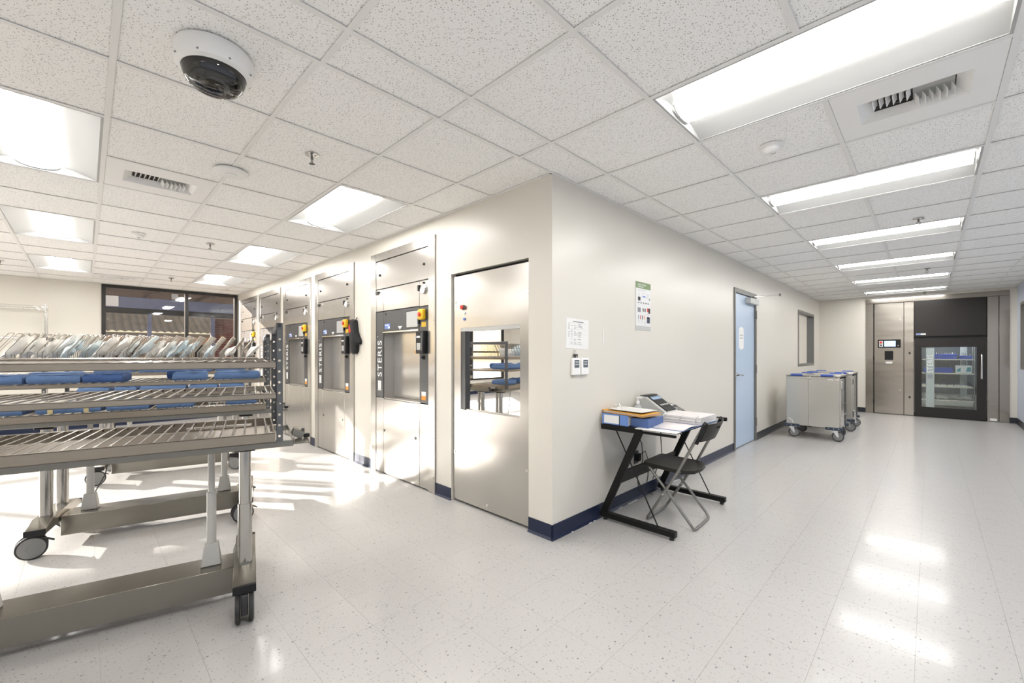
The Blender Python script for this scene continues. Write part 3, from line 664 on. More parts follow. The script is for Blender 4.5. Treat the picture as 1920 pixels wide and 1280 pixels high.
    MB().box(1.000, 1.060, yf - 0.047, yf - 0.045, 1.320, 1.385).build('reader_display', M_screen, rd, smooth=False)
    MB().box(1.070, 1.100, yf - 0.050, yf - 0.045, 1.31, 1.48).build('reader_flap', M_dgrey, rd, bevel=0.003)
    MB().lathe([(0.022, 0), (0.022, 0.006), (0.013, 0.010), (0.011, 0.028), (0.001, 0.030)], (1.050, yf, 1.249), 16, (0, -1, 0)).build('knob', M_black, rc)
    MB().box(1.010, 1.082, yf - 0.001, yf, 0.885, 0.925).build('warning_label_top', M_lwhite, rc, smooth=False)
    MB().box(1.010, 1.082, yf - 0.001, yf, 0.845, 0.884).build('warning_label_base', M_orange, rc, smooth=False)
    # recessed chamber door
    ch = MB().box(xb - 0.006, xb + 0.001, 0.0, 0.13, 0.812, 1.522).box(xc - 0.003, xc + 0.004, 0.0, 0.13, 0.812, 1.522).box(xb, xc, 0.0, 0.13, 0.806, 0.816).box(xb, xc, 0.02, 0.13, 1.518, 1.526).build('chamber_jamb', M_steel, e, smooth=False)
    cdoor = MB().box(xb + 0.002, xc - 0.004, 0.112, 0.135, 0.818, 1.517).build('chamber_door', M_steel, e, bevel=0.002)
    MB().box(0.700, 0.724, 0.1108, 0.112, 1.420, 1.462).build('hot_label_white', M_lwhite, cdoor, smooth=False); MB().box(0.725, 0.790, 0.1108, 0.112, 1.420, 1.462).build('hot_label_orange', M_orange, cdoor, smooth=False)
    MB().box(0.712, 0.775, 0.1108, 0.112, 1.320, 1.382).build('hot_label_white', M_lwhite, cdoor, smooth=False); MB().box(0.712, 0.775, 0.1108, 0.112, 1.286, 1.319).build('hot_label_orange', M_orange, cdoor, smooth=False)
    m = MB()
    for x in (0.728, 0.756): m.prism([(x - 0.010, 1.345), (x + 0.010, 1.345), (x, 1.365)], 1, 0.1102, 0.1108)
    m.build('hot_label_symbol', M_yellow, cdoor, smooth=False)
    pan('lower_panel', xa, xb, 0.012, 0.813, M_steel); lo = pan('lower_panel', xb, xc, 0.012, 0.805, M_steel); pan('lower_panel', xc, xd, 0.012, 0.810, M_steel)
    for x in (0.300, 0.908): MB().lathe([(0.014, 0), (0.014, 0.004), (0.008, 0.006), (0.001, 0.004)], (x, yf, 0.467), 14, (0, -1, 0)).build('panel_lock', M_frame, lo)
    return e
mc = make_machine()
mach_lb = ['steel sterilizer front nearest the wall corner, beside the viewing panel', 'second steel sterilizer front, with the black oven mitt hanging at its side',
           'third steel sterilizer front from the wall corner', 'fourth steel sterilizer front from the wall corner, next to last', 'last steel sterilizer front, in the corner by the dark framed window']
roots = [mc] + [dup(mc) for _ in range(4)]
for r_, (l, wd), lb in zip(roots, MACH, mach_lb):
    r_.location = (l, 0, 0); r_.scale = (wd / 1.235, 1, 1); tag(r_, lb, 'sterilizer', 'sterilizers built into the wall')

# steel panel with the viewing window
e = empty('viewing_panel', (PX0, 0, 0), 0, 'brushed steel wall panel with a dark glass viewing window', 'wall panel')
pw = PX1 - PX0; gx0, gx1, gz0, gz1 = 0.112, 0.818, 0.806, 1.505; y0, y1 = 0.018, 0.030
MB().box(0.004, gx0, y0, y1, 0.02, 1.955).box(gx1, pw - 0.004, y0, y1, 0.02, 1.955).box(gx0, gx1, y0, y1, 0.02, gz0).box(gx0, gx1, y0, y1, gz1, 1.955).build('steel_sheet', M_steel, e, smooth=False)
MB().box(gx0 - 0.003, gx0 + 0.055, 0.022, 0.10, gz0, gz1 - 0.03).build('window_jamb', M_dgrey, e, smooth=False)
MB().box(gx0, gx1, 0.020, 0.07, gz1 - 0.03, gz1).build('window_head', M_grey, e, smooth=False)
MB().box(gx0, gx1, 0.030, 0.07, gz0 - 0.004, gz0 + 0.006).build('window_sill', M_steel, e, smooth=False)
MB().add([(gx0, 0.05, gz0), (gx1, 0.05, gz0), (gx1, 0.05, gz1), (gx0, 0.05, gz1)], [(0, 1, 2, 3)]).build('viewing_glass', M_panemir, e, smooth=False)
MB().box(0.01, pw - 0.01, 0.031, 0.045, 0.03, 0.79).box(0.0, pw, 0.45, 0.47, 0.0, 1.97).box(0.0, 0.01, 0.16, 0.45, 0.0, 1.97).box(pw - 0.01, pw, 0.16, 0.45, 0.0, 1.97).box(0.01, pw - 0.01, 0.045, 0.45, 0.70, 0.79).build('back_box', M_shadowgap, e, smooth=False)
MB().box(0.004, pw - 0.004, 0.05, 0.06, 1.955, PZ - 0.001).build('head_gap', M_shadowgap, e, smooth=False)
for x, z in ((0.038, 1.735), (0.898, 1.734), (0.030, 0.428), (0.888, 0.427), (0.45, 0.06)): MB().lathe([(0.012, 0), (0.011, 0.004), (0.001, 0.005)], (x, y0, z), 12, (0, -1, 0)).build('bolt', M_chrome, e)
b = MB().lathe([(0.022, 0), (0.022, 0.006), (0.012, 0.008), (0.012, 0.012)], (0.149, y0, 1.680), 18, (0, -1, 0)).build('stop_base', M_frame, e)
MB().lathe([(0.012, 0.012), (0.019, 0.016), (0.019, 0.026), (0.001, 0.030)], (0.149, y0, 1.680), 18, (0, -1, 0)).build('stop_button', M_red, b)
MB().lathe([(0.012, 0), (0.012, 0.008), (0.001, 0.009)], (0.164, y0, 1.629), 14, (0, -1, 0)).build('white_button', M_lwhite, e)
MB().lathe([(0.012, 0), (0.012, 0.008), (0.001, 0.009)], (0.164, y0, 1.579), 14, (0, -1, 0)).build('blue_button', M_pblue, e)

# oven mitt beside the second sterilizer
e = empty('oven_mitt', (-3.0, -0.022, 1.655), 0, 'black quilted oven mitt with red patch hanging by the second sterilizer', 'oven mitt')
out = [(-0.09, 0.0), (-0.06, 0.03), (0.0, 0.035), (0.055, 0.02), (0.07, -0.05), (0.085, -0.11), (0.115, -0.16), (0.155, -0.205), (0.168, -0.235), (0.155, -0.262), (0.125, -0.262), (0.098, -0.238), (0.092, -0.25), (0.095, -0.30), (0.085, -0.345), (0.05, -0.372), (0.0, -0.372), (-0.04, -0.345), (-0.06, -0.28), (-0.075, -0.2), (-0.10, -0.10)]
cx_, cz_ = 0.02, -0.16
vs = [(x, 0.022, z) for x, z in out] + [(x, -0.012, z) for x, z in out] + [(cx_ + (x - cx_) * 0.8, -0.030, cz_ + (z - cz_) * 0.88) for x, z in out]
n = len(out); fs = [tuple(range(n))] + [(i, (i+1) % n, n + (i+1) % n, n + i) for i in range(n)] + [(n + i, n + (i+1) % n, 2*n + (i+1) % n, 2*n + i) for i in range(n)] + [tuple(range(3*n - 1, 2*n - 1, -1))]
MB().add(vs, fs).build('mitt_body', M_mitt, e, ang=80)
MB().tube([(x, -0.014, z) for x, z in out] + [(out[0][0], -0.014, out[0][1])], 0.006, 6).build('edge_binding', M_black, e)
MB().tube([(0.055, -0.008, 0.02), (0.07, 0.004, 0.045), (0.06, 0.010, 0.06), (0.05, 0.006, 0.04), (0.05, -0.008, 0.025)], 0.0035, 6).build('hanging_loop', M_black, e)
MB().prism([(-0.075, -0.03), (-0.055, -0.02), (-0.04, -0.06), (-0.02, -0.10), (-0.04, -0.125), (-0.065, -0.11), (-0.075, -0.07)], 1, -0.0325, -0.026).build('red_patch', M_red, e, smooth=False)
MB().box(-0.0, 0.008, -0.006, -0.001, -0.06, 0.06).build('clip_strip', M_white, None, (-2.76, 0.0, 1.55), smooth=False)
tag(bpy.data.objects['clip_strip'], 'small clear plastic strip stuck on the wall beside the nearest sterilizer', 'strip')
tag(MB().box(0, 0.003, -0.006, 0.006, -0.055, 0.055).build('adhesive_strip', M_white, None, (0.0005, 0.63, 1.42), bevel=0.001), 'small white adhesive strip on the corridor wall right of the paper schedule', 'strip')

# ------------------------------------------------------------------ washer at the corridor end
e = empty('instrument_washer', (0, YE, 0), 0, 'large steel washer front with black glass door at the corridor end', 'washer')
def wp(name, x0, x1, z0, z1, m, yy=-0.012, parent=None): return MB().box(x0 + 0.002, x1 - 0.002, yy, 0.02, z0, z1).build(name, m, parent or e, bevel=0.002)
wp('top_fascia', EX0, EX1, 2.375, EZ - 0.002, M_steelp, -0.016)
wp('side_panel', EX0, 0.972, 0.004, 2.372, M_steelp)
pn = wp('control_cabinet_door', 0.985, 1.457, 0.012, 2.366, M_steelp, -0.018)
wp('filler_panel', 1.460, 1.610, 0.012, 2.366, M_steelp)
wp('side_panel', 2.618, 2.766, 0.004, 2.372, M_steelp); wp('side_panel', 2.769, EX1, 0.004, 2.372, M_steelp)
for z in (0.26, 1.20, 2.13): MB().box(0.968, 0.990, -0.03, -0.012, z - 0.035, z + 0.035).build('cabinet_hinge', M_black, pn, bevel=0.002)
for z in (0.52, 2.02): MB().cyl((1.405, -0.018, z), (1.405, -0.022, z), 0.010, n=12).build('round_latch', M_lwhite, pn)
for z in (0.385, 1.30):
    MB().box(1.532, 1.560, -0.020, -0.012, z - 0.022, z - 0.002).build('panel_latch', M_black, e, smooth=False); MB().box(1.532, 1.560, -0.020, -0.012, z + 0.002, z + 0.022).build('panel_latch', M_black, e, smooth=False)
ct = MB().box(1.045, 1.410, -0.026, -0.018, 1.415, 1.590).build('control_screen_frame', M_black, pn, bevel=0.003)
MB().box(1.150, 1.330, -0.028, -0.026, 1.440, 1.560).build('screen', M_lcd, ct, smooth=False)
MB().box(1.066, 1.128, -0.028, -0.026, 1.435, 1.562).build('stop_plate', M_lwhite, ct, smooth=False)
MB().lathe([(0.022, 0), (0.024, 0.02), (0.001, 0.024)], (1.097, -0.028, 1.530), 18, (0, -1, 0)).build('stop_button', M_red, ct)
MB().cyl((1.097, -0.028, 1.468), (1.097, -0.036, 1.468), 0.014, n=12).build('key_switch', M_black, ct)
MB().cyl((1.370, -0.026, 1.46), (1.370, -0.032, 1.46), 0.007, n=10).build('indicator', M_lwhite, ct)
MB().box(1.155, 1.292, -0.024, -0.018, 1.155, 1.345).build('printer_door', M_black, pn, bevel=0.004)
MB().box(1.172, 1.278, -0.020, -0.018, 1.080, 1.118).build('name_label', M_lwhite, pn, smooth=False)
hd = MB().box(1.615, 2.612, -0.030, 0.02, 1.640, 2.372).build('upper_hood', M_darkhood, e, bevel=0.003)
lb = MB().box(1.645, 1.785, -0.0312, -0.030, 1.672, 1.702).build('hood_label', M_lwhite, hd, smooth=False)
MB().box(1.647, 1.712, -0.0318, -0.0312, 1.675, 1.699).build('label_print', M_pblue, lb, smooth=False)
MB().box(1.615, 2.612, -0.004, 0.02, 1.600, 1.640).build('hood_gap', M_black, e, smooth=False)
dx0, dx1, dz0, dz1 = 1.724, 2.484, 0.205, 1.418
dr = MB().box(1.617, dx0, -0.045, 0.015, 0.012, 1.600).box(dx1, 2.610, -0.045, 0.015, 0.012, 1.600).box(dx0, dx1, -0.045, 0.015, 0.012, dz0).box(dx0, dx1, -0.045, 0.015, dz1, 1.600).build('glass_door', M_darkhood, e, smooth=False)
MB().box(dx0 - 0.004, dx1 + 0.004, -0.030, -0.026, dz0 - 0.004, dz1 + 0.004).build('door_pane', M_paneclr, dr, smooth=False)
MB().tube([(2.545, -0.045, 1.25), (2.545, -0.085, 1.265), (2.545, -0.090, 1.24), (2.545, -0.090, 0.84), (2.545, -0.085, 0.815), (2.545, -0.045, 0.83)], 0.013, 10).build('door_handle', M_chrome, dr)
MB().box(1.790, 1.908, -0.0325, -0.0318, dz0, dz1).build('frosted_strip', M_frost, dr, smooth=False)
text('STERIS', 0.115, M_frostt, dr, (1.852, -0.0335, 1.08), (R(90), R(-90), 0), space=1.15)
m = MB()
for k in range(10): m.box(1.812 + k * 0.008, 1.817 + k * 0.008, -0.0340, -0.0332, 0.80, 0.87)
m.box(1.808, 1.895, -0.034, -0.0332, 0.788, 0.797).build('emblem', M_print, dr, smooth=False)
MB().box(EX0 + 0.004, 1.598, 0.021, 0.72, 0.0, 2.46).box(2.622, EX1 - 0.004, 0.021, 0.72, 0.0, 2.46).box(1.598, 2.622, 0.021, 0.72, 1.602, 2.46).box(1.598, 2.622, 0.021, 0.72, 0.0, 0.078).build('cabinet_body', M_shadowgap, e, smooth=False)
CY = 0.72                                        # chamber depth
MB().box(1.60, 1.66, 0.021, CY, 0.14, 1.60).box(2.56, 2.62, 0.021, CY, 0.14, 1.60).box(1.60, 2.62, 0.021, CY, 0.08, 0.14).box(1.60, 2.62, 0.021, CY, 1.54, 1.60).box(1.60, 2.62, CY, CY + 0.05, 0.08, 1.60).build('wash_chamber', M_creamin, e, smooth=False)
MB().box(1.66, 2.56, CY - 0.03, CY, 0.45, 1.54).build('far_door_pane', M_lcdg, e, smooth=False)
s2 = MB().box(2.29, 2.39, CY - 0.036, CY - 0.031, 0.35, 1.45).build('far_frosted_strip', M_frostt, e, smooth=False)
text('STERIS', 0.09, M_print, s2, (2.335, CY - 0.0375, 1.17), (R(90), R(-90), R(180)), space=1.1)
MB().box(1.90, 2.30, 0.10, 0.16, 1.520, 1.538).build('chamber_lamp', mat('chamber_lamp_lit', (0.9, 0.9, 0.9), 0.5, emit=(0.9, 0.97, 1.0), es=26.0), e, smooth=False)
MB().box(2.655, 2.742, -0.018, -0.012, 0.020, 0.062).build('outlet_plate', M_lwhite, e, smooth=False)
# rack and goods inside the washer
nums = ['first', 'second', 'third', 'fourth', 'fifth', 'sixth', 'seventh', 'eighth', 'ninth', 'tenth', 'eleventh', 'twelfth', 'thirteenth', 'fourteenth', 'fifteenth', 'sixteenth', 'seventeenth', 'eighteenth', 'nineteenth', 'twentieth', 'twenty-first', 'twenty-second']
rk = empty('wash_rack', (0, YE, 0), 0, 'white wire wash rack standing inside the end wall washer', 'rack')
SZ = (0.36, 0.63, 0.90, 1.18)
for x in (1.70, 2.46):
    for y in (0.13, 0.60): MB().cyl((x, y, 0.14), (x, y, 1.45), 0.008, n=8).build('upright', M_wire, rk)
for z in SZ:
    m = MB().box(1.70, 2.46, 0.115, 0.125, z - 0.022, z).box(1.70, 2.46, 0.605, 0.615, z - 0.022, z)
    for k in range(20): m.tube([(1.72 + k * 0.038, 0.12, z - 0.005), (1.72 + k * 0.038, 0.61, z - 0.005)], 0.003, 5)
    m.build('wire_shelf', M_wire, rk)
MB().box(1.70, 2.45, 0.118, 0.60, 0.245, 0.335).build('drip_tray', M_creamin, rk, bevel=0.004)
def bin_(x0, x1, z, hgt, label):
    b = empty('blue_bin', ((x0 + x1) / 2, YE + 0.36, z), 0, label, 'bin', 'blue bins in the washer'); hx = (x1 - x0) / 2
    MB().box(-hx, hx, -0.2, 0.2, 0.001, 0.006).box(-hx, hx, -0.2, -0.194, 0.006, hgt).box(-hx, hx, 0.194, 0.2, 0.006, hgt).box(-hx, -hx + 0.006, -0.194, 0.194, 0.006, hgt).box(hx - 0.006, hx, -0.194, 0.194, 0.006, hgt).build('bin_body', M_bin, b, bevel=0.002)
    MB().box(-hx - 0.006, hx + 0.006, -0.208, -0.200, hgt - 0.02, hgt).box(-hx - 0.006, hx + 0.006, 0.200, 0.208, hgt - 0.02, hgt).build('bin_rim', M_bin, b, bevel=0.002)
    m = MB(); k0 = int(hx * 2 / 0.03)
    for k in range(k0): m.tube([(-hx + 0.02 + k * (2 * hx - 0.04) / k0, -0.16 + 0.05 * (k % 3), 0.01), (-hx + 0.02 + k * (2 * hx - 0.04) / k0, -0.15, hgt * 0.6), (-hx + 0.035 + k * (2 * hx - 0.04) / k0, -0.12 + 0.04 * (k % 4), hgt + 0.03)], 0.004, 5)
    m.build('instruments', M_wire, b)
bin_(1.91, 2.23, SZ[3], 0.10, 'long blue bin on the top washer shelf')
bin_(2.27, 2.44, SZ[3], 0.07, 'short blue bin at the right of the top washer shelf')
bin_(1.75, 2.17, SZ[2], 0.10, 'blue bin on the second washer shelf')
bx = empty('carton', (2.33, YE + 0.30, SZ[2]), 0, 'white carton with teal print on the second washer shelf', 'carton')
MB().box(-0.12, 0.10, -0.12, 0.12, 0.001, 0.15).build('box', M_lwhite, bx, bevel=0.002)
MB().prism([(-0.10, 0.03), (-0.05, 0.03), (-0.05, 0.11), (-0.10, 0.07)], 1, -0.1206, -0.12).prism([(0.02, 0.03), (0.09, 0.03), (0.09, 0.12), (0.04, 0.12)], 1, -0.1206, -0.12).build('teal_print', M_teal, bx, smooth=False)
def crumple(name, sx, sy, sz, seed, m, parent=None, loc=(0, 0, 0), rot=(0, 0, 0), nx=7, ny=5):
    # soft crumpled packet: a closed pillow with noisy faces
    rr = random.Random(seed); vs = []; fs = []
    for s in (1, -1):
        for j in range(ny):
            for i in range(nx):
                u, v = i / (nx - 1), j / (ny - 1); ed = min(u, 1 - u, v, 1 - v); b = min(1, ed * 3.2)
                k = noise.noise(Vector((u * 4.5 + seed * 1.7, v * 4.5 + s * 2, seed))) * 1.3
                vs.append(((u - .5) * sx * (1 + 0.16 * k), (v - .5) * sy * (1 + 0.28 * noise.noise(Vector((u * 2, v * 2, seed + 5)))), s * sz * 0.5 * b * (0.75 + 0.9 * k) + 0.25 * sz * noise.noise(Vector((u * 2 + 9, v * 2, seed)))))
    nn = nx * ny
    for j in range(ny - 1):
        for i in range(nx - 1):
            a = j * nx + i; fs.append((a, a + 1, a + nx + 1, a + nx)); fs.append((nn + a, nn + a + nx, nn + a + nx + 1, nn + a + 1))
    ring = [i for i in range(nx)] + [nx * (j + 1) - 1 for j in range(1, ny)] + [nx * (ny - 1) + i for i in range(nx - 2, -1, -1)] + [nx * j for j in range(ny - 2, 0, -1)]
    for a, b in zip(ring, ring[1:] + ring[:1]): fs.append((a, nn + a, nn + b, b))
    return MB().add(vs, fs).build(name, m, parent, loc, rot, ang=14)
for k, (x, z, lb) in enumerate(((2.02, SZ[0] + 0.045, 'left white packet on the lower washer shelf'), (2.18, SZ[0] + 0.05, 'middle white packet on the lower washer shelf'), (2.36, SZ[0] + 0.045, 'right white packet on the lower washer shelf'))):
    tag(crumple('white_packet', 0.18, 0.22, 0.07, 40 + k, M_pouch, None, (x, YE + 0.26, z), (0.15, 0.1, 0.4 * k)), lb, 'packet', 'white packets in the washer')
for k in range(7):
    t_ = empty('instrument_tray', (1.76 + k * 0.095, YE + 0.22, SZ[1]), 0, f'small wire instrument tray, {nums[k]} from the left on the third washer shelf', 'tray', 'instrument trays in the washer')
    MB().box(-0.04, 0.04, -0.09, 0.09, 0.001, 0.006).box(-0.04, 0.04, -0.09, -0.086, 0.006, 0.03).box(-0.04, 0.04, 0.086, 0.09, 0.006, 0.03).build('tray', M_wire, t_, smooth=False)
    m = MB()
    for q in range(4): m.tube([(-0.03 + q * 0.02, -0.07, 0.012), (-0.03 + q * 0.018, -0.02, 0.045 + 0.01 * (q % 2)), (-0.03 + q * 0.02, 0.05, 0.02)], 0.004, 5)
    m.build('tools', (M_pblue, M_wire, M_print)[k % 3], t_)

# ------------------------------------------------------------------ loading racks and transfer trolleys
RZ = math.atan2(0.972, 0.235)
def perf_plate(m, a0, a1, z0, z1, b, th, n, r):
    # upright strip in the (a, z) plane with round holes through it
    am = (a0 + a1) / 2; hz = (z1 - z0) / n
    for k in range(n):
        za, zb = z0 + k * hz, z0 + (k + 1) * hz; zm = (za + zb) / 2
        outer = [(a1, zm), (a1, zb), (am, zb), (a0, zb), (a0, zm), (a0, za), (am, za), (a1, za)]
        inner = [(am + r * math.cos(i * math.pi / 4), zm + r * math.sin(i * math.pi / 4)) for i in range(8)]
        vs = [(x, b, z) for x, z in outer] + [(x, b, z) for x, z in inner] + [(x, b + th, z) for x, z in outer] + [(x, b + th, z) for x, z in inner]
        fs = []
        for i in range(8):
            j = (i + 1) % 8; fs += [(i, j, 8 + j, 8 + i), (16 + i, 24 + i, 24 + j, 16 + j), (8 + i, 8 + j, 24 + j, 24 + i)]
        m.add(vs, fs)
    m.box(a0, a0 + 0.002, b, b + th, z0, z1); m.box(a1 - 0.002, a1, b, b + th, z0, z1)
RL = 1.64; RW = 0.60; LV = ((0.850, 0.897), (1.063, 1.090), (1.213, 1.245))
def make_rack():
    e = empty('loading_rack', (0, 0, 0), RZ)
    for a0, a1 in ((-0.018, 0.010), (-RL, -RL + 0.028)):
        for b in (0.0, RW - 0.003):
            m = MB(); perf_plate(m, a0, a1, 0.852, 1.435, b, 0.003, 11, 0.0062)
            s = 1 if b < 0.1 else -1
            bb = sorted((b + (0.003 if s > 0 else 0), b + (0.003 if s > 0 else 0) + s * 0.026)); aa = (a1 - 0.003, a1) if a0 > -1 else (a0, a0 + 0.003)
            m.box(*aa, *bb, 0.852, 1.435); m.build('post', M_post, e, smooth=False)
        MB().box(a0 + 0.003, a1 - 0.003, 0.0, RW, 1.402, 1.436).build('end_bar', M_post, e, bevel=0.004)
    for k, (z0, z1) in enumerate(LV):
        m = MB()
        for b0, b1, lip in ((-0.003, 0.001, 1), (RW - 0.001, RW + 0.003, -1)):
            m.box(-RL + 0.03, -0.02, b0, b1, z0, z1)
            bl = sorted((b0 if lip > 0 else b1, (b0 if lip > 0 else b1) + lip * 0.022)); m.box(-RL + 0.03, -0.02, *bl, z0, z0 + 0.003); m.box(-RL + 0.03, -0.02, *bl, z1 - 0.003, z1)
        for a0 in (-0.024, -RL + 0.030): m.box(a0 - 0.002, a0 + 0.004, 0.003, RW - 0.003, z0, z1 - 0.004)
        sh = m.build('shelf_frame', M_steelh, e, smooth=False)
        m = MB(); nn = 33
        for i in range(nn):
            a = -0.055 - i * (RL - 0.11) / (nn - 1); zz = z1 - 0.002
            m.tube([(a, 0.004, zz - 0.012), (a, 0.012, zz), (a, RW - 0.012, zz), (a, RW - 0.004, zz - 0.012)], 0.0042, 6)
        m.build('wire_grid', M_wire, sh)
        if k == 0:
            for b in (0.10, 0.46): MB().box(-RL + 0.035, -0.03, b, b + 0.03, z0 + 0.002, z0 + 0.012).build('slide_rail', M_steelh, e, smooth=False)
            MB().box(-RL + 0.04, -0.035, 0.15, 0.44, z0 + 0.013, z0 + 0.016).build('drip_pan', M_steelh, e, smooth=False)
            MB().tube([(-0.12, 0.50, 0.870), (-0.42, 0.50, 0.870)], 0.012, 8).build('roller', M_chrome, e)
    return e
def caster(parent, a, b, ang, r=0.072):
    # swivel caster under a foot; ang turns the rolling direction, pos is the swivel axis
    M = Matrix.Rotation(ang, 3, 'Z'); P = Vector((a, b, 0))
    def T_(x, y, z): return P + M @ Vector((x, y, z))
    m = MB().obox(T_(-0.016, 0, 0.085), (0.060, 0.030, 0.10), M).obox(T_(-0.005, 0, 0.140), (0.07, 0.060, 0.008), M)
    f = m.build('caster_fork', M_dgrey, parent, bevel=0.004)
    cx = T_(-0.024, 0, r); ax = M @ Vector((0, 1, 0))
    for s in (-1, 1):
        cc = cx + ax * s * 0.027
        wt = MB().lathe([(0.001, -0.010), (r * 0.9, -0.010), (r, -0.006), (r, 0.006), (r * 0.9, 0.010), (0.001, 0.010)], cc, 30, ax).build('wheel_tyre', M_rubber, f)
        MB().lathe([(r * 0.86, 0), (r * 0.86, 0.003), (r * 0.36, 0.004), (r * 0.34, 0.002), (0.001, 0.002)], cc + ax * s * 0.010, 28, ax * s).build('wheel_hub', M_wheel, f)
    MB().obox(T_(0.052, 0, 0.10), (0.05, 0.03, 0.006), M @ Matrix.Rotation(0.5, 3, 'Y')).build('brake_pedal', M_dgrey, f, bevel=0.002)
def make_trolley(angs):
    e = empty('transfer_trolley', (0, 0, 0), RZ)
    MB().box(-1.215, -0.198, 0.245, 0.435, 0.05, 0.182).build('base_beam', M_steelb, e, bevel=0.003)
    i = 0
    for am in (-0.150, -1.265):
        out = [(0.02, 0.148), (0.02, 0.176), (0.13, 0.215), (0.57, 0.215), (0.68, 0.176), (0.68, 0.148)]
        ft = MB().prism(out, 0, am - 0.048, am + 0.048).build('cross_foot', M_steelb, e, bevel=0.002)
        for b in (0.012, 0.688): MB().box(am - 0.048, am + 0.048, b - 0.008, b + 0.008, 0.144, 0.182).build('end_cap', M_black, ft, bevel=0.002)
        for b in (0.055, 0.645):
            caster(e, am, b, angs[i]); i += 1
        for b in (0.19, 0.47):
            lo = MB().cyl((am, b, 0.215), (am, b, 0.52), 0.032, n=22).build('column', M_column, e)
            MB().cyl((am, b, 0.52), (am, b, 0.79), 0.0265, n=22).build('inner_tube', M_column, lo); MB().cyl((am + 0.0, b + 0.055, 0.215), (am, b + 0.055, 0.79), 0.017, n=14).build('guide_rod', M_column, lo)
            MB().box(am - 0.045, am + 0.045, b - 0.045, b + 0.05, 0.79, 0.818).build('column_cap', M_black, e, bevel=0.003)
    for am in (-0.30, -1.09):
        b = 0.345
        ac = MB().add([(am - .045, b - .032, .183), (am + .045, b - .032, .183), (am + .045, b + .032, .183), (am - .045, b + .032, .183), (am - .030, b - .026, .295), (am + .030, b - .026, .295), (am + .030, b + .026, .295), (am - .030, b + .026, .295)],
                      [(3,2,1,0),(4,5,6,7),(0,1,5,4),(1,2,6,5),(2,3,7,6),(3,0,4,7)]).build('lift_actuator', M_struts, e, bevel=0.004)
        MB().cyl((am, b, 0.295), (am, b, 0.56), 0.021, n=18).build('actuator_tube', M_struts, ac); MB().cyl((am, b, 0.56), (am, b, 0.818), 0.015, n=16).build('actuator_rod', M_struts, ac)
    tf = MB().box(-1.42, 0.06, 0.03, 0.07, 0.818, 0.849).box(-1.42, 0.06, 0.53, 0.57, 0.818, 0.849).box(-1.42, -1.36, 0.07, 0.53, 0.818, 0.849).box(-0.2, -0.14, 0.07, 0.53, 0.818, 0.849).build('top_frame', M_steelb, e, bevel=0.002)
    pl = MB().box(0.061, 0.135, 0.03, 0.57, 0.826, 0.832).box(0.0605, 0.064, 0.03, 0.57, 0.832, 0.862).build('dock_plate', M_steelb, e, smooth=False)
    lt_ = MB().obox((0.088, 0.15, 0.862), (0.055, 0.08, 0.035), Matrix.Rotation(0.5, 3, 'Y')).build('dock_latch', M_steelb, pl, bevel=0.003)
    MB().box(0.115, 0.145, 0.13, 0.17, 0.836, 0.856).build('latch_handle', M_black, lt_, bevel=0.004)
    MB().box(0.108, 0.124, 0.17, 0.195, 0.856, 0.880).build('latch_spring', M_dgrey, lt_, bevel=0.003)
    return e
rack = make_rack()
RO = [(-0.425, -1.584), (-1.813, -1.256), (-3.60, -0.95)]
rl = ['empty three shelf steel wire loading rack nearest the camera', 'second loading rack, carrying blue packs and white pouches', 'sunlit third loading rack behind the pouch rack']
racks = [rack, dup(rack), dup(rack)]
for r_, o_, l in zip(racks, RO, rl): r_.location = (*o_, 0); tag(r_, l, 'loading rack', 'loading racks')
tl = ['height adjustable steel trolley under the empty rack, nearest the camera', 'middle height adjustable trolley under the pouch rack', 'rearmost height adjustable trolley, under the sunlit rack']
ang = [(R(90), R(-70), R(60), R(40)), (R(10), R(-20), R(15), R(30)), (R(150), R(60), R(25), R(-40))]
for o_, l, g in zip(RO, tl, ang):
    t_ = make_trolley(g); t_.location = (*o_, 0); tag(t_, l, 'trolley', 'transfer trolleys')

# wire dividers on top of the second rack
zt = LV[2][1] + 0.001
dv = empty('divider_basket', (*RO[1], 0), RZ, 'slanted wire divider rack along the top of the second loading rack', 'divider rack')
m = MB().tube([(-RL + 0.05, 0.02, zt + 0.005), (-0.07, 0.02, zt + 0.005)], 0.004, 6).tube([(-RL + 0.05, 0.58, zt + 0.005), (-0.07, 0.58, zt + 0.005)], 0.004, 6).tube([(-RL + 0.05, 0.30, zt + 0.005), (-0.07, 0.30, zt + 0.005)], 0.004, 6)
m.build('base_rail', M_wire, dv)
div_a = [-1.46 + 0.0675 * k for k in range(20)]
m = MB()
for q in range(5):
    b0 = 0.03 + q * 0.112; b1 = b0 + 0.075
    def pth(b): return [(0, b, zt + 0.004), (0, b, zt + 0.045), (0.006, b, zt + 0.055), (0.078, b, zt + 0.160)]
    p1 = pth(b0); p2 = pth(b1)
    m.tube(p1 + [(0.082, b0 + 0.008, zt + 0.166), (0.082, b1 - 0.008, zt + 0.166)] + p2[::-1], 0.0026, 5)
d0 = m.build('wire_divider', M_divider, dv)
for k, a in enumerate(div_a):
    o_ = d0 if k == 0 else d0.copy()
    if k: COL.objects.link(o_); o_.parent = dv
    o_.location = (a, 0, 0)

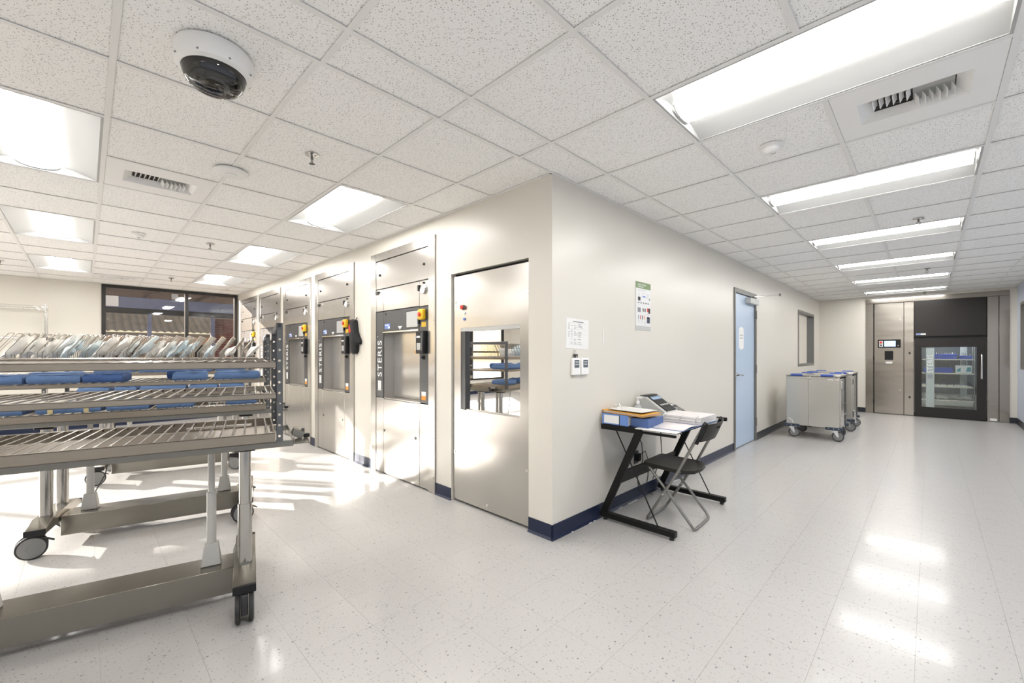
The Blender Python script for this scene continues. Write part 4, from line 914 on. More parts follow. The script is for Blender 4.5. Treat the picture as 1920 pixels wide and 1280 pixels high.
# pouches between the dividers
MR = Matrix.Rotation(RZ, 4, 'Z')
def world(o_, a, b, z): return Matrix.Translation((*o_, 0)) @ MR @ Vector((a, b, z))
rnd = random.Random(11); pidx = 0
for k, a in enumerate(div_a):
    if k in (14, 16, 18): continue
    small = k > 14
    blue = k in (4, 5, 9, 12, 13, 15)
    sx = (0.17 if not small else 0.12) * rnd.uniform(0.9, 1.1); sy = rnd.uniform(0.15, 0.20) * (0.7 if small else 1); th = rnd.uniform(0.04, 0.058)
    tilt = rnd.uniform(0.64, 0.74)
    p = world(RO[1], a + 0.028 + 0.5 * sy * math.sin(tilt), 0.13 + rnd.uniform(-0.03, 0.06), zt + 0.012 + 0.5 * sy * math.cos(tilt))
    o_ = crumple('instrument_pouch', sx, sy, th, 60 + k, M_pouchb if blue else M_pouch, None, p, (0, 0, 0), 8, 6)
    # local x -> across the rack (b), local y -> up the slant, local z -> along the rack
    ux = MR.to_3x3() @ Vector((0, 1, 0)); uy = MR.to_3x3() @ Vector((math.sin(tilt), 0, math.cos(tilt))); uz = ux.cross(uy)
    o_.rotation_euler = Matrix((ux, uy, uz)).transposed().to_euler()
    kind = 'bluish film' if blue else 'white paper'
    tag(o_, f'{kind} instrument pouch, {nums[pidx]} from the left in the divider rack', 'pouch', 'pouches in the divider rack'); pidx += 1

# wrapped packs
def pack(o_, a0, a1, b0, b1, z, hh, m, seed, label, group, tape=False, yaw=0.0):
    # cloth-wrapped bundle: rounded slab with sagging sides and a folded flap
    la, lb = a1 - a0, b1 - b0; e = empty('wrapped_pack', world(o_, (a0 + a1) / 2, (b0 + b1) / 2, z), RZ + yaw, label, 'wrapped pack', group)
    nx, ny = 9, 6; vs = []; fs = []
    lev = [(0.0, 0.955, 0.92), (0.25, 1.0, 1.0), (0.60, 1.0, 1.0), (0.86, 0.965, 0.94), (1.0, 0.85, 0.80)]
    ring = []
    per = [(-.5 + i / nx, -.5) for i in range(nx)] + [(.5, -.5 + j / ny) for j in range(ny)] + [(.5 - i / nx, .5) for i in range(nx)] + [(-.5, .5 - j / ny) for j in range(ny)]
    n = len(per)
    for t, s1, s2 in lev:
        for x, y in per:
            k = noise.noise(Vector((x * 4 + seed, y * 4, t * 2))); cr = 1 - 0.06 * max(0, abs(x) + abs(y) - 0.82)
            vs.append((x * la * s1 * cr * (1 + 0.02 * k), y * lb * s2 * cr * (1 + 0.03 * k), 0.001 + t * hh * (1 + (0.20 * k if t > .5 else 0))))
    for l in range(len(lev) - 1):
        for i in range(n): fs.append((l*n + i, l*n + (i+1) % n, (l+1)*n + (i+1) % n, (l+1)*n + i))
    fs += [tuple(range(n - 1, -1, -1))]
    c0 = len(vs); vs.append((0, 0, hh * 1.02)); L0 = (len(lev) - 1) * n
    fs += [(L0 + i, L0 + (i+1) % n, c0) for i in range(n)]
    MB().add(vs, fs).build('wrapping', m, e, ang=50)
    # overlapping fold along the top and the tucked end flap
    MB().add([(-la*.46, -lb*.44, hh*1.0), (la*.46, -lb*.44, hh*1.0), (la*.42, lb*.05, hh*1.07), (-la*.42, lb*.05, hh*1.07), (-la*.46, -lb*.44, hh*.94), (la*.46, -lb*.44, hh*.94), (la*.42, lb*.05, hh*.98), (-la*.42, lb*.05, hh*.98)],
             [(0,1,2,3),(7,6,5,4),(0,4,5,1),(1,5,6,2),(2,6,7,3),(3,7,4,0)]).build('fold_flap', m, e, bevel=0.004, seg=2)
    if tape:
        for f in (-0.27, 0.27): MB().box(la*f - 0.012, la*f + 0.012, -lb*.515, -lb*.5, hh*.04, hh*1.0).box(la*f - 0.012, la*f + 0.012, -lb*.515, lb*.1, hh*1.06, hh*1.085).build('tape_band', M_tape, e, smooth=False)
        MB().add([(-.05, -lb*.513, hh*.95), (.045, -lb*.513, hh*.97), (0.0, -lb*.522, hh*.50), (-.05, -lb*.503, hh*.95), (.045, -lb*.503, hh*.97), (0.0, -lb*.510, hh*.50)], [(0,2,1),(3,4,5),(0,1,4,3),(1,2,5,4),(2,0,3,5)]).build('tucked_corner', M_cloth, e, smooth=False)
    return e
G2 = 'blue packs on the middle shelf of the second rack'; z2 = LV[1][1] + 0.002
for i, (a0, a1, m_, lb, yw) in enumerate(((-1.505, -1.325, M_cloth, 'blue wrapped pack cut by the left picture edge, middle shelf of the second rack', 0.0), (-1.312, -1.068, M_cloth, 'blue wrapped pack second from left on the middle shelf of the second rack', 0.03), (-1.055, -0.855, M_cloth2, 'dark blue wrapped pack in the middle of the second rack, beside the bare wires', -0.03),
                                   (-0.600, -0.395, M_cloth, 'blue wrapped pack right of the bare wires, middle shelf of the second rack', 0.05), (-0.350, -0.055, M_cloth, 'blue wrapped pack at the right end, middle shelf of the second rack', 0.0))):
    pack(RO[1], a0, a1, 0.03, 0.27, z2, 0.056, m_, i * 3 + 1, lb, G2, yaw=yw)
pack(RO[1], -0.66, -0.42, 0.30, 0.55, z2, 0.062, M_cloth2, 31, 'darker blue pack partly hidden behind another, second rack middle shelf', G2)
pack(RO[1], -1.40, -1.15, 0.31, 0.55, z2, 0.060, M_cloth, 37, 'blue pack in the back row at the left of the second rack', G2)
G3 = 'blue packs on the bottom tray of the second rack'; z1_ = LV[0][1] + 0.002
for i, (a0, a1, lb, tp) in enumerate(((-1.50, -1.325, 'blue wrapped pack cut by the left picture edge, bottom tray of the second rack', False), (-1.272, -0.965, 'blue pack with two tan tape bands on the bottom tray', True), (-0.942, -0.720, 'blue pack right of the taped one on the bottom tray', False),
                                  (-0.684, -0.470, 'blue pack in the middle of the bottom tray, second rack', False), (-0.278, -0.075, 'blue pack at the right end of the bottom tray, second rack', False))):
    pack(RO[1], a0, a1, 0.03, 0.28, z1_, 0.058, M_cloth, i * 5 + 2, lb, G3, tape=tp)
G4 = 'blue packs on the sunlit third rack'
for i, (a0, a1, lv, lb) in enumerate(((-1.42, -1.19, 0, 'sunlit blue pack at the left end of the third rack tray'), (-1.15, -0.985, 0, 'narrow sunlit blue pack second from left on the third rack tray'), (-0.96, -0.585, 0, 'wide sunlit blue pack in the middle of the third rack tray'), (-0.56, -0.305, 0, 'sunlit blue pack second from right on the third rack tray'), (-0.29, -0.06, 0, 'sunlit blue pack at the right end of the third rack tray'),
                                   (-1.30, -1.02, 1, 'sunlit blue pack at the left of the third rack middle shelf'), (-0.97, -0.66, 1, 'sunlit blue pack in the middle of the third rack middle shelf'), (-0.62, -0.36, 1, 'sunlit blue pack right of centre on the third rack middle shelf'), (-0.33, -0.05, 1, 'sunlit blue pack at the right end of the third rack middle shelf'))):
    pack(RO[2], a0, a1, 0.04, 0.30, LV[lv][1] + 0.002, 0.055, M_cloth, i * 7 + 3, lb, G4)

# power adapter and cord on the floor under the second rack
c_ = empty('adapter_lead', (-3.0, -2.25, 0.0), 0, 'thin dark cord looping from a black adapter to the floor', 'cord')
MB().tube([(0.42, 0.16, 0.80), (0.30, 0.10, 0.35), (0.10, 0.0, 0.08), (-0.1, -0.08, 0.006), (-0.30, -0.12, 0.006), (-0.42, -0.05, 0.006)], 0.004, 6).build('cord', M_rubber, c_)
MB().box(0.38, 0.46, 0.13, 0.21, 0.775, 0.815).build('adapter', M_black, c_, bevel=0.004)

# chrome wire shelving against the far left wall
e = empty('wire_shelving', (-8.22, -3.29, 0), 0, 'chrome wire shelving unit against the far left wall', 'shelving')
for x in (-0.20, 0.20):
    for y in (-0.59, 0.59):
        p = MB().cyl((x, y, 0.02), (x, y, 2.06), 0.0125, n=12).build('post', M_chrome, e)
        MB().lathe([(0.02, 0.0), (0.02, 0.012), (0.008, 0.02)], (x, y, 0.0), 12).build('foot', M_rubber, p)
for z in (2.03, 1.55, 1.0, 0.35):
    m = MB()
    for x in (-0.2, 0.2):
        m.tube([(x, -0.59, z), (x, 0.59, z)], 0.004, 6); m.tube([(x, -0.59, z - 0.032), (x, 0.59, z - 0.032)], 0.004, 6)
        for k in range(30): m.tube([(x, -0.57 + k * 0.0386, z if k % 2 else z - 0.032), (x, -0.57 + (k + 1) * 0.0386, z - 0.032 if k % 2 else z)], 0.0022, 4)
    for y in (-0.59, 0.59):
        m.tube([(-0.2, y, z), (0.2, y, z)], 0.004, 6); m.tube([(-0.2, y, z - 0.032), (0.2, y, z - 0.032)], 0.004, 6)
    for k in range(26): m.tube([(-0.2, -0.56 + k * 0.0448, z + 0.004), (0.2, -0.56 + k * 0.0448, z + 0.004)], 0.002, 4)
    m.build('wire_shelf', M_chrome, e)

# ------------------------------------------------------------------ things on the corridor wall
e = empty('paper_schedule', (0.0012, 0.293, 1.432), 0, 'white printed schedule sheet taped to the corridor wall near the corner', 'paper sheet')
e.rotation_euler = (R(-1.5), 0, 0)
MB().box(0, 0.0008, -0.139, 0.139, -0.112, 0.108).build('sheet', M_paper, e, smooth=False)
m = MB(); rnd = random.Random(5)
m.box(0.0008, 0.0011, -0.06, 0.07, 0.082, 0.089)
for z0, n in ((0.065, 4), (0.02, 3), (-0.015, 2), (-0.045, 4)):
    for k in range(n):
        z = z0 - k * 0.011; y = -0.115
        for wd in (0.02, 0.025, 0.04, 0.065):
            l = wd * rnd.uniform(0.5, 0.95)
            if rnd.random() < 0.85: m.box(0.0008, 0.0011, y, y + l, z, z + 0.0035)
            y += wd + 0.012
m.build('printed_text', M_print, e, smooth=False)
m = MB()
for y in (-0.095, -0.06, 0.0): m.box(0.0008, 0.0010, y - 0.0006, y + 0.0006, -0.085, 0.075)
for z in (0.075, 0.03, -0.005, -0.085): m.box(0.0008, 0.0010, -0.118, 0.118, z - 0.0006, z + 0.0006)
m.build('table_rules', M_grey, e, smooth=False)
def logger(y, label):
    e = empty('data_logger', (0.0, y, 1.19), 0, label, 'data logger', 'wall data loggers')
    MB().box(0.001, 0.024, -0.046, 0.046, -0.062, 0.062).build('case', M_white, e, bevel=0.007, seg=3)
    MB().box(0.024, 0.0252, -0.028, 0.028, -0.008, 0.048).build('display', M_lcdg, e, smooth=False)
    m = MB()
    for z in (0.030, 0.012): m.box(0.0252, 0.0256, -0.020, 0.020, z, z + 0.008)
    m.build('digits', M_grey, e, smooth=False)
    MB().box(0.024, 0.0246, -0.026, 0.026, -0.024, -0.016).box(0.024, 0.0246, -0.026, 0.026, -0.052, -0.028).build('keypad_label', M_lwhite, e, smooth=False)
    MB().cyl((0.012, -0.02, -0.062), (0.012, -0.02, -0.078), 0.004, n=8).build('probe_plug', M_grey, e)
logger(0.253, 'white wall data logger under the hanging keys'); logger(0.362, 'white wall data logger right of the keyed one')
e = empty('key_bunch', (0.0, 0.245, 1.275), 0, 'small dark bunch of keys on a hook above a data logger', 'keys')
MB().cyl((0.0, 0, 0.03), (0.018, 0, 0.03), 0.003, n=8).build('hook', M_chrome, e)
MB().tube([(0.014, 0.012 * math.cos(t * .524), 0.018 + 0.012 * math.sin(t * .524)) for t in range(13)], 0.0018, 6).build('ring', M_chrome, e)
for k, (dy, l) in enumerate(((-0.010, 0.030), (0.003, 0.034), (0.016, 0.028))): MB().obox((0.012 + 0.004 * k, dy, 0.006 - l * .3), (0.002, 0.016, 0.018), Matrix.Identity(3)).obox((0.012 + 0.004 * k, dy + 0.002, -0.012 - l * .3), (0.002, 0.007, l), Matrix.Identity(3)).build('key', M_bronze if k else M_black, e, bevel=0.001)
e = empty('wall_poster', (0.0, 1.293, 1.712), 0, 'narrow instruction poster with a green header on the corridor wall', 'poster')
MB().box(0.001, 0.004, -0.1375, 0.1375, -0.215, 0.215).build('board', M_posterw, e, smooth=False)
MB().box(0.004, 0.0046, -0.1375, 0.1375, 0.158, 0.215).build('green_header', M_poster, e, smooth=False)
text('SAFETY SYSTEM', 0.021, M_lwhite, e, (0.0049, -0.028, 0.190), (R(90), 0, R(90)), 'header_text', ext=0.0002)
MB().box(0.0046, 0.0049, -0.105, 0.0, 0.170, 0.174).build('header_subline', M_lwhite, e, smooth=False)
m = MB(); rnd = random.Random(9)
for (y0, y1, z0, z1) in ((-0.10, 0.10, 0.135, 0.150), (-0.10, -0.06, 0.085, 0.11), (-0.02, 0.03, 0.105, 0.12), (0.055, 0.12, 0.075, 0.115), (-0.10, -0.05, 0.008, 0.014), (-0.02, 0.03, 0.008, 0.014), (0.06, 0.12, -0.075, -0.055), (-0.10, -0.06, -0.145, -0.125), (-0.04, 0.0, -0.15, -0.12), (0.02, 0.05, -0.165, -0.13)):
    z = z1
    while z > z0: m.box(0.004, 0.0043, y0, y0 + (y1 - y0) * rnd.uniform(.6, 1), z - 0.0022, z); z -= 0.006
m.build('text_blocks', M_grey, e, smooth=False)
pics = [(-0.10, -0.055, 0.048, 0.082, M_black), (-0.015, 0.04, 0.082, 0.094, M_pblue), (0.105, 0.12, 0.06, 0.08, M_frame), (-0.105, -0.05, -0.055, -0.015, M_print), (-0.015, 0.01, -0.048, -0.018, M_frame), (0.02, 0.045, -0.048, -0.018, M_frame), (0.068, 0.095, -0.045, -0.012, M_red), (0.096, 0.128, -0.058, -0.012, M_black), (0.068, 0.125, -0.148, -0.092, M_navyb), (0.075, 0.10, -0.105, -0.090, M_red)]
for k in range(5): pics.append((-0.10 + k * 0.045, -0.075 + k * 0.045, 0.024, 0.036, M_frame))
for k, mm in enumerate((M_print, M_red, M_black, M_orange)): pics.append((-0.095 + k * 0.037, -0.082 + k * 0.037, -0.118, -0.082, mm))
for y0, y1, z0, z1, mm in pics: MB().box(0.004, 0.0045, y0, y1, z0, z1).build('picture', mm, e, smooth=False)
MB().box(0.004, 0.0044, -0.1375, 0.1375, -0.215, -0.178).build('footer_band', M_grey, e, smooth=False)
e = empty('power_outlet', (0.0, 1.161, 0.372), 0, 'dark wall outlet with a black plug under the desk', 'outlet')
MB().box(0.001, 0.006, -0.036, 0.036, -0.057, 0.057).build('cover_plate', M_dgrey, e, bevel=0.002)
MB().box(0.006, 0.040, -0.026, 0.030, -0.03, 0.035).build('plug', M_black, e, bevel=0.004)

# ------------------------------------------------------------------ desk
DX, DY = 0.022, 0.585
e = empty('computer_desk', (DX, DY, 0), 0, 'small black metal desk with Z shaped legs against the corridor wall', 'desk')
DW = 0.985                                       # distance between the two side frames
for k, y in enumerate((0.0, DW)):
    ft = MB().box(-0.004, 0.590, y - 0.022, y + 0.022, 0.022, 0.062).build('foot_bar', M_blackm, e, bevel=0.002)
    for x in (0.03, 0.56): MB().cyl((x, y, 0.0), (x, y, 0.022), 0.016, n=12).build('foot_pad', M_rubber, ft)
    MB().bar((0.022, y, 0.058), (0.322, y, 0.722), 0.030, 0.052, (1, 0, 0)).build('diagonal_leg', M_blackm, e, bevel=0.002)
    MB().cyl((0.120, y, 0.715), (0.465, y, 0.055), 0.0048, n=8).build('tension_rod', M_blackm, e)
    MB().box(0.0, 0.335 if k == 0 else 0.60, y - 0.014, y + 0.014, 0.700 if k == 0 else 0.712, 0.742).build('side_rail', M_blackm, e, bevel=0.002)
MB().box(0.335, 0.590, -0.010, 0.012, 0.705, 0.722).build('front_edge_rail', M_blackm, e, bevel=0.002)
MB().box(0.004, 0.590, 0.014, DW - 0.014, 0.728, 0.738).build('glass_top', M_dglass, e, bevel=0.001)
d = Vector((0.300, 0, 0.664)).normalized()
MB().obox((0.022 + 0.300 * 0.43, DW / 2, 0.058 + 0.664 * 0.43), (0.012, DW - 0.05, 0.125), Matrix((Vector((d.z, 0, -d.x)), Vector((0, 1, 0)), d)).transposed()).build('back_panel', M_blackm, e, bevel=0.002)
TZ = 0.7425                                      # rail top where things lie
# blue binders lying on the near end
b1 = empty('ring_binder', (0.150, 0.695, TZ), 0, 'blue ring binder with a white spine label lying on the desk corner', 'binder', 'blue binders on the desk')
MB().box(-0.118, 0.105, -0.118, 0.118, 0.001, 0.005).box(-0.118, 0.105, -0.118, 0.118, 0.075, 0.079).box(-0.118, 0.105, -0.122, -0.118, 0.001, 0.079).build('cover', M_binder, b1, bevel=0.001)
MB().box(-0.112, 0.100, -0.114, 0.114, 0.006, 0.070).build('page_block', M_paper, b1, smooth=False)
MB().box(-0.100, 0.030, -0.1232, -0.122, 0.010, 0.071).build('spine_label', M_lwhite, b1, smooth=False)
MB().box(0.031, 0.037, -0.1232, -0.122, 0.002, 0.078).build('spine_edge', M_dgrey, b1, smooth=False)
b2 = empty('ring_binder', (0.325, 0.725, TZ), 0, 'darker blue binder lying right of the labelled binder', 'binder', 'blue binders on the desk')
MB().box(-0.062, 0.075, -0.118, 0.118, 0.001, 0.005).box(-0.062, 0.075, -0.118, 0.118, 0.062, 0.066).box(-0.062, 0.075, -0.122, -0.118, 0.001, 0.066).box(0.0715, 0.075, -0.118, 0.118, 0.005, 0.062).build('cover', M_binderd, b2, bevel=0.001)
MB().box(-0.058, 0.070, -0.114, 0.114, 0.006, 0.060).build('page_block', M_paper, b2, smooth=False)
fz = TZ + 0.081
f = empty('manila_folder', (0.21, 0.70, fz), R(-8), 'stuffed orange manila folder lying on the blue binders', 'folder')
MB().box(-0.190, 0.185, -0.115, 0.115, 0.0, 0.003).build('lower_flap', M_manila, f, bevel=0.001)
MB().add([(-0.19, -0.115, 0.018), (0.185, -0.115, 0.012), (0.185, 0.115, 0.016), (-0.19, 0.115, 0.022), (-0.19, -0.115, 0.021), (0.185, -0.115, 0.015), (0.185, 0.115, 0.019), (-0.19, 0.115, 0.025)], [(3,2,1,0),(4,5,6,7),(0,1,5,4),(1,2,6,5),(2,3,7,6),(3,0,4,7)]).build('upper_flap', M_manila, f)
MB().add([(-0.18, -0.105, 0.004), (0.175, -0.105, 0.004), (0.175, 0.105, 0.004), (-0.18, 0.105, 0.004), (-0.18, -0.105, 0.016), (0.175, -0.105, 0.010), (0.175, 0.105, 0.014), (-0.18, 0.105, 0.019)], [(3,2,1,0),(4,5,6,7),(0,1,5,4),(1,2,6,5),(2,3,7,6),(3,0,4,7)]).build('sheets_inside', M_paper, f)
c = empty('clipboard', (0.215, 0.715, fz + 0.026), R(-6), 'clipboard with white sheets on top of the orange folder', 'clipboard')
MB().box(-0.150, 0.150, -0.105, 0.105, 0.0, 0.003).build('board', M_frame, c, bevel=0.001)
MB().box(-0.145, 0.148, -0.103, 0.103, 0.003, 0.006).build('sheets', M_paper, c, smooth=False)
m = MB(); rnd = random.Random(2)
for k in range(14): m.box(-0.11 + k * 0.017, -0.105 + k * 0.017, -0.08, -0.08 + rnd.uniform(.06, .15), 0.006, 0.0062)
m.build('printed_lines', M_grey, c, smooth=False)
MB().box(-0.150, -0.125, -0.04, 0.04, 0.006, 0.012).build('clip_base', M_chrome, c, bevel=0.002)
MB().tube([(-0.135, -0.03, 0.012), (-0.15, -0.03, 0.03), (-0.15, 0.03, 0.034), (-0.135, 0.03, 0.012)], 0.003, 6).build('clip_lever', M_chrome, c)
bt = empty('pump_bottle', (0.075, 1.060, 0.7385), 0, 'clear sanitizer pump bottle behind the folder', 'bottle')
MB().lathe([(0.001, 0), (0.031, 0), (0.033, 0.006), (0.033, 0.085), (0.026, 0.105), (0.013, 0.114), (0.013, 0.124)], (0, 0, 0), 22).build('bottle', mat('clear_plastic', (0.85, 0.88, 0.88), 0.12, alpha=0.45), bt)
MB().lathe([(0.015, 0.120), (0.015, 0.142), (0.006, 0.146), (0.006, 0.165)], (0, 0, 0), 16).build('pump_collar', M_white, bt)
MB().box(-0.012, 0.038, -0.009, 0.009, 0.165, 0.177).build('pump_spout', M_white, bt, bevel=0.003)
pr_ = empty('label_printer', (0.165, 1.250, 0.7385), 0, 'grey and black desktop label printer with a sloped keypad face', 'printer')
prof = [(-0.13, 0.0), (0.155, 0.0), (0.155, 0.035), (0.120, 0.062), (-0.045, 0.172), (-0.10, 0.180), (-0.13, 0.165)]
MB().prism(prof, 1, -0.125, 0.115).build('case', M_grey, pr_, bevel=0.008, seg=2)
sl = Vector((0.165, 0, -0.110)).normalized(); nr = Vector((0.110, 0, 0.165)).normalized(); MS = Matrix((sl, Vector((0, 1, 0)), nr)).transposed()
def onslope(t, y, h_): return Vector((-0.045, y, 0.172)) + sl * t + nr * h_
MB().obox(onslope(0.098, -0.005, 0.002), (0.20, 0.19, 0.008), MS).build('black_face', M_black, pr_, bevel=0.003)
MB().obox(onslope(0.030, -0.005, 0.0065), (0.035, 0.16, 0.002), MS).build('display', mat('pale_blue_display', (0.30, 0.42, 0.60), 0.2), pr_, smooth=False)
for k in range(4): MB().obox(onslope(0.120, -0.065 + k * 0.038, 0.0075), (0.016, 0.024, 0.004), MS).build('key', M_grey, pr_, bevel=0.001)
MB().box(-0.115, -0.052, -0.11, 0.10, 0.178, 0.186).build('top_lid', M_black, pr_, bevel=0.003)
MB().box(0.150, 0.158, -0.08, 0.07, 0.008, 0.024).build('output_slot', M_black, pr_, smooth=False)
ph = empty('desk_scanner', (0.180, 1.480, 0.7385), 0, 'small black device beside the label printer', 'device')
MB().prism([(-0.10, 0.0), (0.11, 0.0), (0.11, 0.028), (0.02, 0.075), (-0.05, 0.092), (-0.10, 0.080)], 1, -0.075, 0.075).build('case', M_black, ph, bevel=0.008, seg=2)
MB().obox((-0.012, 0, 0.086), (0.05, 0.05, 0.002), Matrix.Rotation(0.24, 3, 'Y')).build('label', M_lwhite, ph, smooth=False)
MB().obox((0.062, 0, 0.054), (0.06, 0.10, 0.003), Matrix.Rotation(0.48, 3, 'Y')).build('face', M_dglass, ph, smooth=False)
# open ring binder with a thick stack of paper
ob = empty('open_binder', (0.44, 0.995, 0.7385), 0, 'open ring binder with a thick paper stack on the desk front', 'binder')
MB().box(-0.135, 0.185, -0.345, 0.0, 0.001, 0.005).build('left_cover', M_binderd, ob, bevel=0.001)
MB().box(-0.130, 0.190, 0.003, 0.345, 0.001, 0.005).build('right_cover', M_binderd, ob, bevel=0.001)
for k in range(10): MB().box(-0.125 + 0.002 * (k % 3), 0.178 + 0.004 * (k % 2), 0.012 + 0.002 * (k % 4), 0.325 + 0.004 * (k % 3), 0.0055 + k * 0.0055, 0.0105 + k * 0.0055).build('paper_stack', M_paper if k % 3 else M_paperp, ob, smooth=False)
sh = MB().add([(-0.11, -0.33, 0.006), (0.18, -0.32, 0.006), (0.18, -0.17, 0.018), (-0.11, -0.17, 0.020), (0.18, -0.02, 0.008), (-0.11, -0.02, 0.008)], [(0, 1, 2, 3), (3, 2, 4, 5)]).build('turned_page', M_paperp, ob, ang=80)
sh.modifiers.new('thick', 'SOLIDIFY').thickness = 0.0015
for x in (-0.10, 0.03, 0.15): MB().tube([(x, 0.022 + 0.034 * -math.cos(t * math.pi / 8), 0.034 + 0.042 * math.sin(t * math.pi / 8)) for t in range(-1, 10)], 0.0022, 6).build('binder_ring', M_chrome, ob)
ls = empty('loose_papers', (0.452, 0.700, 0.7385), R(3), 'loose white and grey sheets overhanging the desk edge', 'papers')
MB().box(-0.135, 0.165, -0.145, -0.052, 0.0, 0.004).build('sheet', M_paper, ls, smooth=False)
# cables under the desk
for k, (pts, lb) in enumerate((([(0.10, 1.02, 0.727), (0.085, 1.03, 0.60), (0.10, 1.08, 0.52), (0.10, 1.10, 0.38), (0.06, 1.08, 0.22), (0.05, 1.12, 0.10)], 'thin black cable hanging left under the desk'),
                         ([(0.16, 1.32, 0.727), (0.155, 1.32, 0.55), (0.16, 1.33, 0.40), (0.10, 1.36, 0.25), (0.05, 1.38, 0.14)], 'thin black cable hanging right under the desk'),
                         ([(0.038, 1.165, 0.40), (0.07, 1.20, 0.43), (0.08, 1.24, 0.34), (0.07, 1.25, 0.20), (0.06, 1.22, 0.08), (0.05, 1.30, 0.03), (0.06, 1.36, 0.012)], 'black plug lead curving down from the outlet'))):
    tag(MB().tube(pts, 0.004, 6).build('cable', M_rubber, None), lb, 'cable', 'cables under the desk')

# ------------------------------------------------------------------ folding chair
CX, CYy = 0.448, 0.985
e = empty('folding_chair', (CX, CYy, 0), R(2.5), 'black folding chair with grey tube frame in front of the desk', 'chair')
# local: the sitter faces -x; seat front at x=-0.2, back at x=+0.22
m = MB(); out = []
for t in range(9): a = -math.pi / 2 + math.pi * t / 8; out.append((0.09 + 0.085 * math.cos(a) * 1.2, 0.185 * math.sin(a) / abs(math.sin(-math.pi/2))))
out = [(-0.205, 0.165), (-0.19, 0.185), (-0.205, -0.165), (-0.19, -0.185)]
seat = [(-0.205, -0.150), (-0.190, -0.185), (0.06, -0.200), (0.130, -0.180), (0.172, -0.120), (0.185, 0.0), (0.172, 0.120), (0.130, 0.180), (0.06, 0.200), (-0.190, 0.185), (-0.205, 0.150)]
n = len(seat); zf = lambda x, k: 0.447 - 0.018 * (x + 0.2) / 0.4 - (0.028 if k == 0 else 0.0)
vs = [(x, y, zf(x, 0)) for x, y in seat] + [(x, y, zf(x, 1)) for x, y in seat] + [(x * 0.86, y * 0.86, zf(x, 1) - 0.006) for x, y in seat]
MB().add(vs, [tuple(range(n - 1, -1, -1))] + [(i, (i+1) % n, n + (i+1) % n, n + i) for i in range(n)] + [(n + i, n + (i+1) % n, 2*n + (i+1) % n, 2*n + i) for i in range(n)] + [tuple(range(2*n, 3*n))]).build('seat', M_seat, e, bevel=0.004, seg=2, ang=40)
# curved backrest with a grip slot
m = MB(); nb = 12
def bk(y, t, off): x = 0.215 + 0.055 * t + 0.035 * (1 - (y / 0.19) ** 2) + off; return x
rows = [(0.0, 0.655), (0.25, 0.685), (0.62, 0.735), (0.80, 0.757), (1.0, 0.785)]
def quadpatch(y0, y1, i0, i1):
    for i in range(i0, i1):
        (t0, z0), (t1, z1) = rows[i], rows[i + 1]; k = max(1, int(round((y1 - y0) / 0.03)))
        for j in range(k):
            ya, yb = y0 + (y1 - y0) * j / k, y0 + (y1 - y0) * (j + 1) / k
            q = [(bk(ya, t0, 0), ya, z0), (bk(yb, t0, 0), yb, z0), (bk(yb, t1, 0), yb, z1), (bk(ya, t1, 0), ya, z1)]
            p = [(bk(ya, t0, .012), ya, z0), (bk(yb, t0, .012), yb, z0), (bk(yb, t1, .012), yb, z1), (bk(ya, t1, .012), ya, z1)]
            m.add(q + p, [(3,2,1,0),(4,5,6,7),(0,1,5,4),(1,2,6,5),(2,3,7,6),(3,0,4,7)])
quadpatch(-0.175, 0.175, 0, 2); quadpatch(-0.175, -0.05, 2, 3); quadpatch(0.05, 0.175, 2, 3); quadpatch(-0.175, 0.175, 3, 4)
m.build('backrest', M_seat, e, ang=50)
for s in (-1, 1):
    MB().tube([(0.205, s * 0.186, 0.640), (0.262, s * 0.184, 0.780), (0.268, s * 0.172, 0.792)], 0.015, 10).build('back_socket', M_black, e)
def leg(pts, name): return MB().tube(pts, 0.0105, 10).build(name, M_tube, e)
for s in (-1, 1):
    leg([(0.262, s * 0.184, 0.785), (0.085, s * 0.195, 0.430), (-0.150, s * 0.190, 0.035)], 'leg')
    leg([(-0.165, s * 0.160, 0.418), (0.0, s * 0.165, 0.235), (0.160, s * 0.168, 0.045)], 'leg')
    MB().cyl((-0.031, s * 0.150, 0.232), (-0.031, s * 0.212, 0.232), 0.006, n=10).build('pivot_bolt', M_chrome, e)
    MB().cyl((-0.165, s * 0.150, 0.418), (-0.165, s * 0.176, 0.418), 0.012, n=10).build('seat_pivot', M_dgrey, e)
leg([(-0.150, -0.190, 0.035), (-0.163, -0.178, 0.013), (-0.166, -0.150, 0.0108), (-0.166, 0.150, 0.0108), (-0.163, 0.178, 0.013), (-0.150, 0.190, 0.035)], 'front_floor_bar')
leg([(0.160, -0.168, 0.045), (0.180, -0.160, 0.014), (0.186, -0.135, 0.0108), (0.186, 0.135, 0.0108), (0.180, 0.160, 0.014), (0.160, 0.168, 0.045)], 'rear_floor_bar')
leg([(0.085, -0.197, 0.420), (0.100, -0.150, 0.412), (0.100, 0.150, 0.412), (0.085, 0.197, 0.420)], 'seat_crossbar')

